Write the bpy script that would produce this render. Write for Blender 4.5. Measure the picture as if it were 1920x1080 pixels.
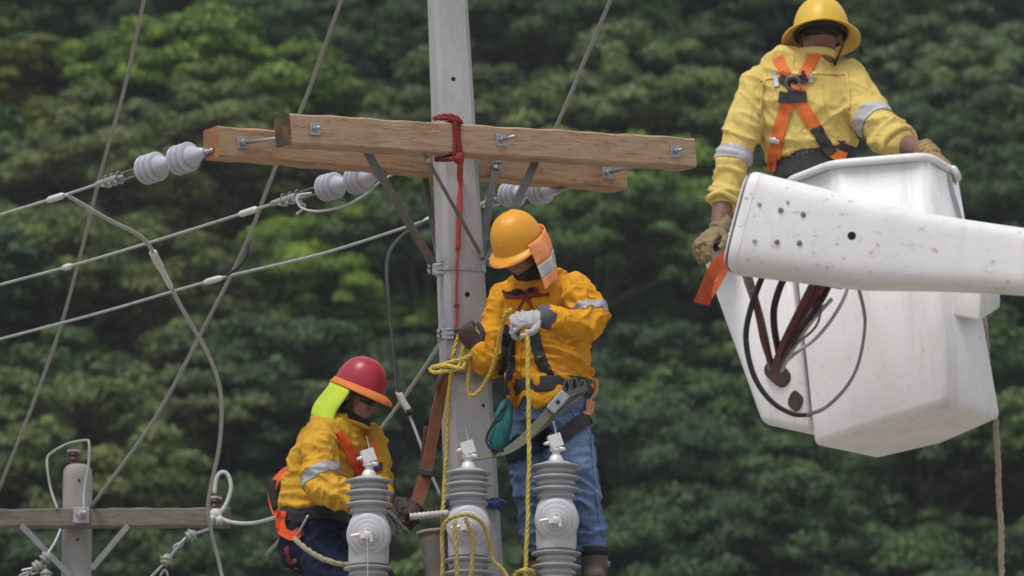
import bpy, bmesh, math, random
import numpy as np
from mathutils import Vector, Matrix, noise
from mathutils.bvhtree import BVHTree

# ------------------------------------------------------------------ camera, sky, sun, exposure
SC = bpy.context.scene
COL = SC.collection
for _o in list(bpy.data.objects):
    bpy.data.objects.remove(_o)
ELEV = math.radians(11.0)
CAM = np.array([0.0, 0.0, 1.6])
FWD = np.array([0.0, math.cos(ELEV), math.sin(ELEV)])
UPV = np.array([0.0, -math.sin(ELEV), math.cos(ELEV)])
FP = 12000.0                      # focal length in pixels of the 1920 px wide photograph
Y0 = 30.0 * math.cos(ELEV)        # world y of the concrete pole
cam_data = bpy.data.cameras.new('camera')
cam = bpy.data.objects.new('camera', cam_data)
COL.objects.link(cam)
cam.location = CAM
cam.rotation_euler = (math.pi / 2 + ELEV, 0, 0)
cam_data.sensor_width = 36.0
cam_data.lens = 36.0 * FP / 1920.0
cam_data.clip_start = 0.5
cam_data.clip_end = 3000.0
cam_data.dof.use_dof = True
cam_data.dof.focus_distance = 29.6
cam_data.dof.aperture_fstop = 5.6
SC.camera = cam
SUN_EL, SUN_AZ = math.radians(64), math.radians(215)     # azimuth clockwise from +y
world = bpy.data.worlds.new('World')
SC.world = world
world.use_nodes = True
_nt = world.node_tree
_bg = _nt.nodes['Background']
_sky = _nt.nodes.new('ShaderNodeTexSky')
_sky.sky_type = 'NISHITA'
_sky.sun_disc = False
_sky.sun_elevation = SUN_EL
_sky.sun_rotation = SUN_AZ
_sky.dust_density = 6.0
_sky.air_density = 1.0
_sky.ozone_density = 1.0
_mixs = _nt.nodes.new('ShaderNodeMixRGB')          # overcast: even out the blue of the clear sky
_mixs.blend_type = 'MIX'
_mixs.inputs[0].default_value = 0.72
_mixs.inputs[2].default_value = (7.0, 7.2, 7.6, 1)
_nt.links.new(_sky.outputs[0], _mixs.inputs[1])
_nt.links.new(_mixs.outputs[0], _bg.inputs['Color'])
_bg.inputs['Strength'].default_value = 0.078
sun_data = bpy.data.lights.new('sun', 'SUN')
sun_data.energy = 1.5
sun_data.angle = math.radians(18)
sun_data.color = (1.0, 0.97, 0.93)
sun = bpy.data.objects.new('sun', sun_data)
COL.objects.link(sun)
_sd = Vector((math.sin(SUN_AZ) * math.cos(SUN_EL), math.cos(SUN_AZ) * math.cos(SUN_EL), math.sin(SUN_EL)))
sun.rotation_euler = _sd.to_track_quat('Z', 'Y').to_euler()
sun.location = (0, 0, 60)
SC.view_settings.view_transform = 'Standard'
SC.view_settings.look = 'None'
SC.view_settings.exposure = 0.48
SC.view_settings.gamma = 1.0
SC.view_settings.use_curve_mapping = False
SC.render.engine = 'CYCLES'
SC.cycles.use_denoising = True
SC.cycles.max_bounces = 5
SC.cycles.diffuse_bounces = 3
SC.cycles.glossy_bounces = 2
SC.cycles.transmission_bounces = 3
SC.cycles.transparent_max_bounces = 4
SC.cycles.caustics_reflective = False
SC.cycles.caustics_refractive = False
random.seed(7)
RNG = np.random.default_rng(7)
# ------------------------------------------------------------------ helpers
def A3(v):
    return np.array(v, dtype=float)

def unit(v):
    v = A3(v)
    return v / (np.linalg.norm(v) + 1e-12)

def w(px, py, dy=0.0):
    """point on the vertical plane y = Y0 + dy that the line of sight through a photo pixel meets"""
    r = FWD + np.array([(px - 960.0) / FP, 0, 0]) + UPV * ((540.0 - py) / FP)
    t = (Y0 + dy - CAM[1]) / r[1]
    return CAM + r * t

def wl(pts):
    return [w(*p) for p in pts]

def px_of(p):
    v = A3(p) - CAM
    d = float(v @ FWD)
    return 960 + FP * v[0] / d, 540 - FP * float(v @ UPV) / d

def lin(c):
    c = c / 255.0
    return c / 12.92 if c <= 0.04045 else ((c + 0.055) / 1.055) ** 2.4

def S(r, g, b):
    return (lin(r), lin(g), lin(b))

# ---- materials
def mat(name, base, rough=0.6, var=None, bump=None, metallic=0.0, spec=0.4, var2=None, stretch=None, sheen=0.0, coat=0.0):
    """var = (scale, colour, amount, detail); bump = (scale, strength, distance)"""
    m = bpy.data.materials.new(name)
    m.use_nodes = True
    nt = m.node_tree
    b = nt.nodes['Principled BSDF']
    b.inputs['Roughness'].default_value = rough
    b.inputs['Metallic'].default_value = metallic
    b.inputs['Specular IOR Level'].default_value = spec
    if sheen:
        b.inputs['Sheen Weight'].default_value = sheen
    if coat:
        b.inputs['Coat Weight'].default_value = coat
        b.inputs['Coat Roughness'].default_value = 0.15
    tc = nt.nodes.new('ShaderNodeTexCoord')
    mp = nt.nodes.new('ShaderNodeMapping')
    nt.links.new(tc.outputs['Object'], mp.inputs['Vector'])
    if stretch:
        mp.inputs['Scale'].default_value = stretch
    rgb = nt.nodes.new('ShaderNodeRGB')
    rgb.outputs[0].default_value = (*base, 1)
    cur = rgb.outputs[0]
    for v in (var, var2):
        if not v:
            continue
        n = nt.nodes.new('ShaderNodeTexNoise')
        n.inputs['Scale'].default_value = v[0]
        n.inputs['Detail'].default_value = 6
        n.inputs['Roughness'].default_value = 0.65
        nt.links.new(mp.outputs[0], n.inputs['Vector'])
        r = nt.nodes.new('ShaderNodeValToRGB')
        lo, hi = v[3] if len(v) > 3 else (0.38, 0.68)
        r.color_ramp.elements[0].position = lo
        r.color_ramp.elements[1].position = hi
        nt.links.new(n.outputs['Fac'], r.inputs['Fac'])
        mu = nt.nodes.new('ShaderNodeMath')
        mu.operation = 'MULTIPLY'
        mu.inputs[1].default_value = v[2]
        nt.links.new(r.outputs['Color'], mu.inputs[0])
        mx = nt.nodes.new('ShaderNodeMixRGB')
        mx.inputs[2].default_value = (*v[1], 1)
        nt.links.new(mu.outputs[0], mx.inputs[0])
        nt.links.new(cur, mx.inputs[1])
        cur = mx.outputs[0]
    nt.links.new(cur, b.inputs['Base Color'])
    if bump:
        n = nt.nodes.new('ShaderNodeTexNoise')
        n.inputs['Scale'].default_value = bump[0]
        n.inputs['Detail'].default_value = 5
        nt.links.new(mp.outputs[0], n.inputs['Vector'])
        bp = nt.nodes.new('ShaderNodeBump')
        bp.inputs['Strength'].default_value = bump[1]
        bp.inputs['Distance'].default_value = bump[2] if len(bump) > 2 else 0.01
        nt.links.new(n.outputs['Fac'], bp.inputs['Height'])
        nt.links.new(bp.outputs[0], b.inputs['Normal'])
    return m

def cloth(name, base, dirt, scale=8.0, strength=0.55, dist=0.02, stretch=(1, 1, .55), grime=None):
    """woven work cloth: uneven dye, grime, fine weave and sharp creases"""
    m = mat(name, base, 0.88, var=(6, dirt, 0.75), var2=grime, bump=(190, .25, .002), spec=.12)
    nt = m.node_tree
    b = nt.nodes['Principled BSDF']
    tc = [n for n in nt.nodes if n.type == 'TEX_COORD'][0]
    prev = [n for n in nt.nodes if n.type == 'BUMP'][0]
    last = prev
    for k, (sc_, st_, di_, rot) in enumerate(((scale, strength, dist, .5), (scale * 1.7, strength * .9, dist * .7, -.7), (scale * 3.6, strength * .7, dist * .35, 1.1))):
        mp = nt.nodes.new('ShaderNodeMapping')
        mp.inputs['Scale'].default_value = stretch
        mp.inputs['Rotation'].default_value = (0.3, rot, 0.4)
        nt.links.new(tc.outputs['Object'], mp.inputs['Vector'])
        n = nt.nodes.new('ShaderNodeTexNoise')
        n.noise_type = 'RIDGED_MULTIFRACTAL'
        n.inputs['Scale'].default_value = sc_
        n.inputs['Detail'].default_value = 2.0
        n.inputs['Roughness'].default_value = 0.45
        n.inputs['Distortion'].default_value = 0.5
        nt.links.new(mp.outputs[0], n.inputs['Vector'])
        bp = nt.nodes.new('ShaderNodeBump')
        bp.inputs['Strength'].default_value = st_
        bp.inputs['Distance'].default_value = di_
        nt.links.new(n.outputs['Fac'], bp.inputs['Height'])
        nt.links.new(last.outputs[0], bp.inputs['Normal'])
        last = bp
    nt.links.new(last.outputs[0], b.inputs['Normal'])
    return m

# ---- objects
def root_of(o):
    while o.parent is not None:
        o = o.parent
    return o

def tag(o, label=None, cat=None, group=None, kind=None):
    if label: o['label'] = label
    if cat: o['category'] = cat
    if group: o['group'] = group
    if kind: o['kind'] = kind
    return o

def thing(name, label, cat, loc, group=None):
    o = bpy.data.objects.new(name, None)
    o.empty_display_size = 0.1
    COL.objects.link(o)
    o.location = Vector(loc)
    return tag(o, label, cat, group)

def mk(name, geo, m, parent=None, smooth=True, recalc=True, sharp=None, bevel=None, label=None):
    """one mesh object; geometry is given in world space, the origin is that of the thing it belongs to"""
    v, f = geo
    v = np.asarray(v, dtype=float)
    org = np.array(root_of(parent).location) if parent is not None else (v.min(0) + v.max(0)) / 2 * np.array([1, 1, 0]) + np.array([0, 0, v[:, 2].min()])
    me = bpy.data.meshes.new(name)
    me.from_pydata((v - org).tolist(), [], [list(map(int, q)) for q in f])
    if recalc:
        bm = bmesh.new()
        bm.from_mesh(me)
        bmesh.ops.recalc_face_normals(bm, faces=bm.faces)
        bm.to_mesh(me)
        bm.free()
    me.materials.append(m)
    if smooth:
        me.polygons.foreach_set('use_smooth', [True] * len(me.polygons))
        if sharp is not None:
            try:
                me.set_sharp_from_angle(angle=math.radians(sharp))
            except Exception:
                pass
    o = bpy.data.objects.new(name, me)
    COL.objects.link(o)
    if parent is not None:
        o.parent = parent
    else:
        o.location = Vector(org)
    if bevel:
        b = o.modifiers.new('bevel', 'BEVEL')
        b.width = bevel[0]
        b.segments = bevel[1]
        b.limit_method = 'ANGLE'
        b.angle_limit = math.radians(25)
    if label:
        o['label'] = label
    return o

def join(geos):
    V, F, k = [], [], 0
    for v, f in geos:
        v = np.asarray(v, dtype=float)
        V.append(v)
        F += [[i + k for i in q] for q in f]
        k += len(v)
    return np.concatenate(V), F

def cr(pts, k=8):
    """Catmull-Rom through the points"""
    P = np.array(pts, dtype=float)
    if len(P) < 3:
        t = np.linspace(0, 1, k + 1)[:, None]
        return P[0] * (1 - t) + P[-1] * t
    Q = np.vstack([2 * P[0] - P[1], P, 2 * P[-1] - P[-2]])
    out = []
    for i in range(1, len(Q) - 2):
        a, b, c, d = Q[i - 1], Q[i], Q[i + 1], Q[i + 2]
        for s in range(k):
            t = s / k
            out.append(0.5 * (2 * b + (c - a) * t + (2 * a - 5 * b + 4 * c - d) * t * t + (3 * b - a - 3 * c + d) * t ** 3))
    out.append(P[-1])
    return np.array(out)

def frames(P, side=None):
    n = len(P)
    T = np.gradient(P, axis=0)
    T /= np.linalg.norm(T, axis=1)[:, None] + 1e-12
    U = np.zeros_like(P)
    u = A3(side) if side is not None else (np.array([0, 0, 1.0]) if abs(T[0][2]) < 0.9 else np.array([1.0, 0, 0]))
    for i in range(n):
        if side is not None:
            u = A3(side)
        u = u - T[i] * (u @ T[i])
        u = unit(u)
        U[i] = u
    return T, U, np.cross(T, U)

def tube(P, r, n=8, rb=None, side=None, caps=True, power=2.0, tip=False):
    """tube along P; r (and rb for elliptic sections) scalars or one per point; rounded caps if tip"""
    P = np.array(P, dtype=float)
    m = len(P)
    ra = np.ones(m) * np.array(r)
    rb = ra if rb is None else np.ones(m) * np.array(rb)
    if tip:
        d0, d1 = unit(P[0] - P[1]), unit(P[-1] - P[-2])
        pre = [(P[0] + d0 * ra[0] * 0.85, .35), (P[0] + d0 * ra[0] * 0.5, .8)]
        post = [(P[-1] + d1 * ra[-1] * 0.5, .8), (P[-1] + d1 * ra[-1] * 0.85, .35)]
        k0, k1 = (ra[0], rb[0]), (ra[-1], rb[-1])
        P = np.vstack([[q for q, _ in pre], P, [q for q, _ in post]])
        ra = np.concatenate([[k0[0] * s for _, s in pre], ra, [k1[0] * s for _, s in post]])
        rb = np.concatenate([[k0[1] * s for _, s in pre], rb, [k1[1] * s for _, s in post]])
        m = len(P)
    T, U, W = frames(P, side)
    a = np.linspace(0, 2 * np.pi, n, endpoint=False)
    c, s = np.cos(a), np.sin(a)
    if power != 2.0:
        c = np.sign(c) * np.abs(c) ** (2 / power)
        s = np.sign(s) * np.abs(s) ** (2 / power)
    V = P[:, None, :] + U[:, None, :] * (ra[:, None] * c)[:, :, None] + W[:, None, :] * (rb[:, None] * s)[:, :, None]
    V = V.reshape(-1, 3)
    F = []
    for i in range(m - 1):
        for j in range(n):
            k = (j + 1) % n
            F.append([i * n + j, i * n + k, (i + 1) * n + k, (i + 1) * n + j])
    if caps:
        F.append(list(range(n))[::-1])
        F.append([(m - 1) * n + j for j in range(n)])
    return V, F

def rope_geo(P, r, pitch=None, strands=3, n=6, step=None):
    """twisted rope"""
    P = np.array(P, dtype=float)
    seg = np.linalg.norm(np.diff(P, axis=0), axis=1)
    L = np.concatenate([[0], np.cumsum(seg)])
    pitch = pitch or r * 7
    step = step or pitch / 7
    q = max(4, int(L[-1] / step))
    t = np.linspace(0, L[-1], q)
    P = np.stack([np.interp(t, L, P[:, i]) for i in range(3)], 1)
    if q > 30:
        P = P + np.stack([np.sin(t * 23 + i * 2.1) * .12 + np.sin(t * 61 + i) * .08 for i in range(3)], 1) * r
    T, U, W = frames(P)
    geos = []
    for k in range(strands):
        ph = 2 * np.pi * (t / pitch + k / strands) + .5 * np.sin(t * 17.0 + P[0][0]) + .4 * np.sin(t * 41.0)
        Q = P + (U * np.cos(ph)[:, None] + W * np.sin(ph)[:, None]) * r * 0.5
        geos.append(tube(Q, r * 0.58, n))
    return join(geos)

def lathe(prof, base, axis, n=24, side=None):
    """profile [(height, radius)] turned about axis through base"""
    a = unit(axis)
    u = A3(side) if side is not None else (np.array([1.0, 0, 0]) if abs(a[0]) < 0.9 else np.array([0, 0, 1.0]))
    u = unit(u - a * (u @ a))
    v = np.cross(a, u)
    an = np.linspace(0, 2 * np.pi, n, endpoint=False)
    V, F = [], []
    for h, r in prof:
        for t in an:
            V.append(A3(base) + a * h + (u * math.cos(t) + v * math.sin(t)) * max(r, 1e-4))
    m = len(prof)
    for i in range(m - 1):
        for j in range(n):
            k = (j + 1) % n
            F.append([i * n + j, i * n + k, (i + 1) * n + k, (i + 1) * n + j])
    F.append(list(range(n))[::-1])
    F.append([(m - 1) * n + j for j in range(n)])
    return np.array(V), F

def boxg(c, x, y, z, hx, hy, hz):
    """box centred at c with unit axes x, y, z and half sizes"""
    c, x, y, z = A3(c), A3(x), A3(y), A3(z)
    V = [c + x * hx * i + y * hy * j + z * hz * k for i in (-1, 1) for j in (-1, 1) for k in (-1, 1)]
    F = [[0, 1, 3, 2], [4, 6, 7, 5], [0, 4, 5, 1], [2, 3, 7, 6], [0, 2, 6, 4], [1, 5, 7, 3]]
    return np.array(V), F

def bar(a, b, side, wd, th):
    """flat bar from a to b, wide along side"""
    a, b = A3(a), A3(b)
    t = unit(b - a)
    s = unit(A3(side) - t * (A3(side) @ t))
    return boxg((a + b) / 2, t, s, np.cross(t, s), np.linalg.norm(b - a) / 2, wd / 2, th / 2)

def ball(c, rx, ry=None, rz=None, ax=None, n=14, m=10):
    ry = ry or rx
    rz = rz or rx
    X, Y, Z = ax if ax is not None else (np.array([1.0, 0, 0]), np.array([0, 1.0, 0]), np.array([0, 0, 1.0]))
    V, F = [], []
    for i in range(m + 1):
        th = math.pi * (0.02 + 0.96 * i / m)
        for j in range(n):
            p = 2 * math.pi * j / n
            V.append(A3(c) + A3(X) * rx * math.sin(th) * math.cos(p) + A3(Y) * ry * math.sin(th) * math.sin(p) + A3(Z) * rz * math.cos(th))
    for i in range(m):
        for j in range(n):
            k = (j + 1) % n
            F.append([i * n + j, (i + 1) * n + j, (i + 1) * n + k, i * n + k])
    F.append(list(range(n)))
    F.append([m * n + j for j in range(n)][::-1])
    return np.array(V), F

def remesh(geos, voxel, smooth=4, factor=0.5):
    """one continuous skin round overlapping closed shapes"""
    v, f = join(geos)
    me = bpy.data.meshes.new('tmp')
    me.from_pydata(v.tolist(), [], f)
    bm = bmesh.new(); bm.from_mesh(me)
    bmesh.ops.recalc_face_normals(bm, faces=bm.faces)
    bm.to_mesh(me); bm.free()
    o = bpy.data.objects.new('tmp', me)
    COL.objects.link(o)
    r = o.modifiers.new('r', 'REMESH')
    r.mode = 'VOXEL'
    r.voxel_size = voxel
    if smooth:
        s = o.modifiers.new('s', 'SMOOTH')
        s.factor = factor
        s.iterations = smooth
    dg = bpy.context.evaluated_depsgraph_get()
    ev = o.evaluated_get(dg)
    m2 = ev.to_mesh()
    V = np.zeros(len(m2.vertices) * 3)
    m2.vertices.foreach_get('co', V)
    V = V.reshape(-1, 3)
    N = np.zeros(len(m2.vertices) * 3)
    m2.vertices.foreach_get('normal', N)
    N = N.reshape(-1, 3)
    F = [list(p.vertices) for p in m2.polygons]
    ev.to_mesh_clear()
    bpy.data.objects.remove(o)
    bpy.data.meshes.remove(me)
    return V, F, N

def wrinkle(V, N, folds, seed=0):
    """cloth folds: each (direction across the fold, wavelength, length, amplitude, centre or None, radius)"""
    out = V.copy()
    off = np.array([seed * 13.7, seed * 5.3, seed * 9.1])
    for d, wl_, ln, amp, c, rad in folds:
        d = unit(d)
        e = unit(np.cross(d, [0.31, 0.77, 0.55]))
        g = np.cross(d, e)
        for i in range(len(V)):
            p = V[i]
            k = 1.0
            if c is not None:
                q = np.linalg.norm(p - c) / rad
                if q >= 1:
                    continue
                k = (1 - q * q) ** 2 if q > 0 else 1.0
            n1 = noise.noise(Vector((p + off) * 5.0)) * 0.35
            x = Vector((p @ d / wl_ + n1 * 1.2 + off[0], p @ e / ln + off[1], p @ g / ln + off[2]))
            h = max(0.0, 1 - 2.6 * abs(noise.noise(x)))
            out[i] += N[i] * amp * 3.0 * k * (h * h - .3)
    return out

def bvh_of(V, F):
    return BVHTree.FromPolygons([Vector(p) for p in V], F)

def ray_px(bvh, px, py):
    r = unit(FWD + np.array([(px - 960.0) / FP, 0, 0]) + UPV * ((540.0 - py) / FP))
    h = bvh.ray_cast(Vector(CAM), Vector(r), 200)
    if h[0] is None:
        return None
    nn = np.array(h[1])
    if nn @ r > 0:
        nn = -nn
    return np.array(h[0]), nn

def ribbon(P, N, width, th, across=None):
    """strap of rectangular section: centre line P, surface normals N"""
    P, N = np.array(P), np.array(N)
    T = np.gradient(P, axis=0)
    T /= np.linalg.norm(T, axis=1)[:, None] + 1e-9
    W = np.cross(T, N)
    W /= np.linalg.norm(W, axis=1)[:, None] + 1e-9
    wd = np.ones(len(P)) * np.array(width)
    V, F = [], []
    for i in range(len(P)):
        for s, h in ((-1, 0), (1, 0), (1, 1), (-1, 1)):
            V.append(P[i] + W[i] * s * wd[i] / 2 + N[i] * h * th)
    for i in range(len(P) - 1):
        for j in range(4):
            k = (j + 1) % 4
            F.append([i * 4 + j, i * 4 + k, i * 4 + 4 + k, i * 4 + 4 + j])
    F.append([0, 1, 2, 3][::-1])
    F.append([len(V) - 4 + j for j in range(4)])
    return np.array(V), F

def strap_px(bvh, path, width, off=0.004, th=0.004, k=8, cross=5):
    """webbing laid on the surface a worker's clothing presents: it follows that surface across its width"""
    Q = cr([(p[0], p[1], 0) for p in path], k)
    T = np.gradient(Q, axis=0)
    rows = []
    last = None
    for i in range(len(Q)):
        t = T[i][:2] / (np.linalg.norm(T[i][:2]) + 1e-9)
        nrm = np.array([-t[1], t[0]])
        c = ray_px(bvh, Q[i][0], Q[i][1])
        if c is None:
            continue
        dist = float((c[0] - CAM) @ FWD)
        hw = width / 2 * FP / dist
        row = []
        for s in np.linspace(-1, 1, cross):
            h = ray_px(bvh, Q[i][0] + nrm[0] * hw * s, Q[i][1] + nrm[1] * hw * s)
            if h is None or abs(float((h[0] - CAM) @ FWD) - dist) > 0.05:
                p = CAM + (FWD + np.array([(Q[i][0] + nrm[0] * hw * s - 960) / FP, 0, 0]) + UPV * ((540 - Q[i][1] - nrm[1] * hw * s) / FP)) * dist
                h = (p, c[1])
            row.append(h)
        rows.append(row)
    m, n = len(rows), cross
    V = [h[0] + h[1] * off for r in rows for h in r] + [h[0] + h[1] * (off + th) for r in rows for h in r]
    B = m * n
    F = []
    for i in range(m - 1):
        for j in range(n - 1):
            a = i * n + j
            F.append([a, a + n, a + n + 1, a + 1])
            F.append([B + a, B + a + 1, B + a + n + 1, B + a + n])
        for j in (0, n - 1):
            a = i * n + j
            F.append([a, B + a, B + a + n, a + n])
    for i in (0, m - 1):
        for j in range(n - 1):
            a = i * n + j
            F.append([a, a + 1, B + a + 1, B + a])
    return np.array(V), F

def band_patch(V, F, c, axis, hw, rmax, off=0.004):
    """the strip of a garment between two planes across a limb, lifted a little"""
    me = bpy.data.meshes.new('tmp')
    me.from_pydata(V.tolist(), [], F)
    bm = bmesh.new(); bm.from_mesh(me)
    a = Vector(unit(axis)); c = Vector(c)
    bad = [q for q in bm.verts if ((q.co - c) - a * ((q.co - c) @ a)).length > rmax or abs((q.co - c) @ a) > hw + 0.06]
    bmesh.ops.delete(bm, geom=bad, context='VERTS')
    for s in (-1, 1):
        g = list(bm.verts) + list(bm.edges) + list(bm.faces)
        bmesh.ops.bisect_plane(bm, geom=g, plane_co=c + a * hw * s, plane_no=a * s, clear_outer=True)
    bm.normal_update()
    for q in bm.verts:
        q.co += q.normal * off
    bm.verts.index_update()
    R = (np.array([q.co[:] for q in bm.verts]), [[q.index for q in f.verts] for f in bm.faces])
    bm.free()
    bpy.data.meshes.remove(me)
    return R

def bvh_eval(o):
    """what the finished object (modifiers included) really looks like, for laying things on it"""
    bpy.context.view_layer.update()
    ev = o.evaluated_get(bpy.context.evaluated_depsgraph_get())
    m = ev.to_mesh()
    m.calc_loop_triangles()
    V = [o.matrix_world @ v.co for v in m.vertices]
    F = [list(t.vertices) for t in m.loop_triangles]
    ev.to_mesh_clear()
    return BVHTree.FromPolygons(V, F)
# ------------------------------------------------------------------ the setting: ground, hillside wood
def hill_z(x, y):
    t = max(0.0, y - 88.0 - 4 * math.sin(x * 0.05))
    z = t * 0.577 * (1 - math.exp(-t / 14.0))
    z += 1.2 * noise.noise(Vector((x * 0.06, y * 0.06, 3.1))) * min(1, t / 20.0)
    if z > 110:
        z = 110 + (z - 110) * 0.12
    return z

def ground_material():
    m = mat('ground_cover', (0.045, 0.05, 0.025), 0.95, var=(0.4, (0.07, 0.055, 0.03), 0.8), var2=(3.0, (0.03, 0.045, 0.015), 0.7), bump=(2.0, 0.6, 0.1))
    nt = m.node_tree
    b = nt.nodes['Principled BSDF']
    old = b.inputs['Base Color'].links[0].from_socket
    tc = nt.nodes.new('ShaderNodeTexCoord')
    sp = nt.nodes.new('ShaderNodeSeparateXYZ')
    nt.links.new(tc.outputs['Object'], sp.inputs[0])
    mr = nt.nodes.new('ShaderNodeMapRange')          # unseen near ground made pale to bounce light up; forest floor from the slope
    mr.inputs['From Min'].default_value = -410 + 84
    mr.inputs['From Max'].default_value = -410 + 96
    nt.links.new(sp.outputs['Y'], mr.inputs['Value'])
    mx = nt.nodes.new('ShaderNodeMixRGB')
    mx.inputs[1].default_value = (.28, .255, .22, 1)
    nt.links.new(mr.outputs[0], mx.inputs[0])
    nt.links.new(old, mx.inputs[2])
    nt.links.new(mx.outputs[0], b.inputs['Base Color'])
    return m
M_ground = ground_material()
M_unused = None and mat('forest_floor', (0.045, 0.05, 0.025), 0.95, var=(0.4, (0.07, 0.055, 0.03), 0.8), var2=(3.0, (0.03, 0.045, 0.015), 0.7), bump=(2.0, 0.6, 0.1))
xs = np.concatenate([np.linspace(-400, -40, 14), np.linspace(-34, 34, 35), np.linspace(40, 400, 14)])
ys = np.concatenate([np.linspace(-80, 80, 12), np.linspace(84, 230, 60), np.linspace(240, 900, 16)])
GV = [(x, y, hill_z(x, y)) for y in ys for x in xs]
nx = len(xs)
GF = [[j * nx + i, j * nx + i + 1, (j + 1) * nx + i + 1, (j + 1) * nx + i] for j in range(len(ys) - 1) for i in range(nx - 1)]
g = mk('ground', (np.array(GV), GF), M_ground)
tag(g, 'ground rising into a steep wooded hillside', 'ground', kind='structure')

def leaf_material(name):
    m = bpy.data.materials.new(name)
    m.use_nodes = True
    nt = m.node_tree
    b = nt.nodes['Principled BSDF']
    oi = nt.nodes.new('ShaderNodeObjectInfo')
    at = nt.nodes.new('ShaderNodeAttribute')
    at.attribute_name = 'tint'
    hs = nt.nodes.new('ShaderNodeHueSaturation')
    mr = nt.nodes.new('ShaderNodeMapRange')
    mr.inputs['To Min'].default_value = 0.6
    mr.inputs['To Max'].default_value = 1.45
    nt.links.new(at.outputs['Fac'], mr.inputs['Value'])
    mh = nt.nodes.new('ShaderNodeMapRange')
    mh.inputs['To Min'].default_value = 0.515
    mh.inputs['To Max'].default_value = 0.48
    nt.links.new(at.outputs['Fac'], mh.inputs['Value'])
    nt.links.new(mh.outputs[0], hs.inputs['Hue'])
    nt.links.new(mr.outputs[0], hs.inputs['Value'])
    nt.links.new(oi.outputs['Color'], hs.inputs['Color'])
    nt.links.new(hs.outputs[0], b.inputs['Base Color'])
    b.inputs['Roughness'].default_value = 0.55
    b.inputs['Specular IOR Level'].default_value = 0.3
    tr = nt.nodes.new('ShaderNodeBsdfTranslucent')
    nt.links.new(hs.outputs[0], tr.inputs['Color'])
    mx = nt.nodes.new('ShaderNodeMixShader')
    mx.inputs[0].default_value = 0.25
    nt.links.new(b.outputs[0], mx.inputs[1])
    nt.links.new(tr.outputs[0], mx.inputs[2])
    nt.links.new(mx.outputs[0], nt.nodes['Material Output'].inputs['Surface'])
    return m

M_leaf = leaf_material('leaves')
M_bark = mat('bark', (0.10, 0.085, 0.07), 0.9, var=(6, (0.05, 0.04, 0.03), 0.8), bump=(14, 0.8, 0.03))

def leaf_mesh(name, pos, nrm, size, tint, aspect=0.55):
    """quads, one per leaf spray, folded out of one vectorised pass"""
    n = len(pos)
    r = RNG.normal(size=(n, 3))
    t = np.cross(nrm, r)
    t /= np.linalg.norm(t, axis=1)[:, None] + 1e-9
    s = np.cross(nrm, t)
    a = size[:, None]
    dro = nrm * a * 0.22
    V = np.stack([pos - t * a - dro, pos + s * a * aspect, pos + t * a - dro, pos - s * a * aspect], 1).reshape(-1, 3)
    me = bpy.data.meshes.new(name)
    me.vertices.add(4 * n)
    me.vertices.foreach_set('co', V.ravel())
    me.loops.add(4 * n)
    me.loops.foreach_set('vertex_index', np.arange(4 * n))
    me.polygons.add(n)
    me.polygons.foreach_set('loop_start', np.arange(n) * 4)
    me.update(calc_edges=True)
    at = me.attributes.new('tint', 'FLOAT', 'FACE')
    at.data.foreach_set('value', np.clip(tint, 0, 1))
    me.materials.append(M_leaf)
    return me

def sphere_dirs(n):
    d = RNG.normal(size=(n, 3))
    return d / np.linalg.norm(d, axis=1)[:, None]

def make_crown(k, lobes, spread, leaf, per):
    """a crown of lobes of clumps of leaf sprays, about 5 m across; returns mesh and lobe centres"""
    C, P, N, Z, T = [], [], [], [], []
    for i in range(lobes):
        an = 2.4 * i + RNG.uniform(-.4, .4)
        rr = spread * math.sqrt((i + .4) / lobes)
        h = 1.5 * (1 - (rr / (spread * 1.1)) ** 2) + RNG.uniform(-.5, .45)
        if i % 3 == 2:
            h -= RNG.uniform(.9, 1.7)
            rr = max(rr, spread * .7)
        c = np.array([rr * math.cos(an), rr * math.sin(an), h])
        R = RNG.uniform(0.65, 1.15)
        C.append(c)
        nc = int(17 * R * R) + 6
        D = sphere_dirs(nc * 3)
        D = D[D[:, 2] > -0.55][:nc]
        for d in D:
            cc = c + d * R * RNG.uniform(.7, 1.08) * np.array([1, 1, .8])
            cr_ = RNG.uniform(.2, .42)
            tt = np.clip(RNG.normal(.42, .22), 0, 1)
            m = int(per * (cr_ / .3) ** 2)
            E = sphere_dirs(m)
            E[:, 2] = np.where(E[:, 2] < -0.2, -E[:, 2], E[:, 2])
            P.append(cc + E * (cr_ * RNG.uniform(.45, 1.12, (m, 1))) * np.array([1.1, 1.1, .75]))
            nn = E * .8 + d * .3 + np.array([0, 0, .35]) + RNG.normal(size=(m, 3)) * .45
            N.append(nn / np.linalg.norm(nn, axis=1)[:, None])
            Z.append(leaf * RNG.uniform(.6, 1.25, m))
            T.append(tt + RNG.normal(0, .13, m))
    me = leaf_mesh('crown', np.concatenate(P), np.concatenate(N), np.concatenate(Z), np.concatenate(T))
    return me, C

def make_trunk(C, height):
    geos = []
    top = np.array([0, 0, height])
    geos.append(tube(cr([(0, 0, -1.2), (0.08, 0.03, height * .4), (-.05, .06, height)], 6), np.linspace(.17, .09, 13), 8))
    for c in C:
        e = A3(c) + top
        s = np.array([-.05, .06, height * RNG.uniform(.72, 1.0)])
        m = (s + e) / 2 + np.array([0, 0, RNG.uniform(-.1, .25)])
        geos.append(tube(cr([s, m, e], 4), np.linspace(.07, .02, 9), 6))
    v, f = join(geos)
    me = bpy.data.meshes.new('trunk')
    me.from_pydata((v - top).tolist(), [], f)
    me.materials.append(M_bark)
    return me

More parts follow.
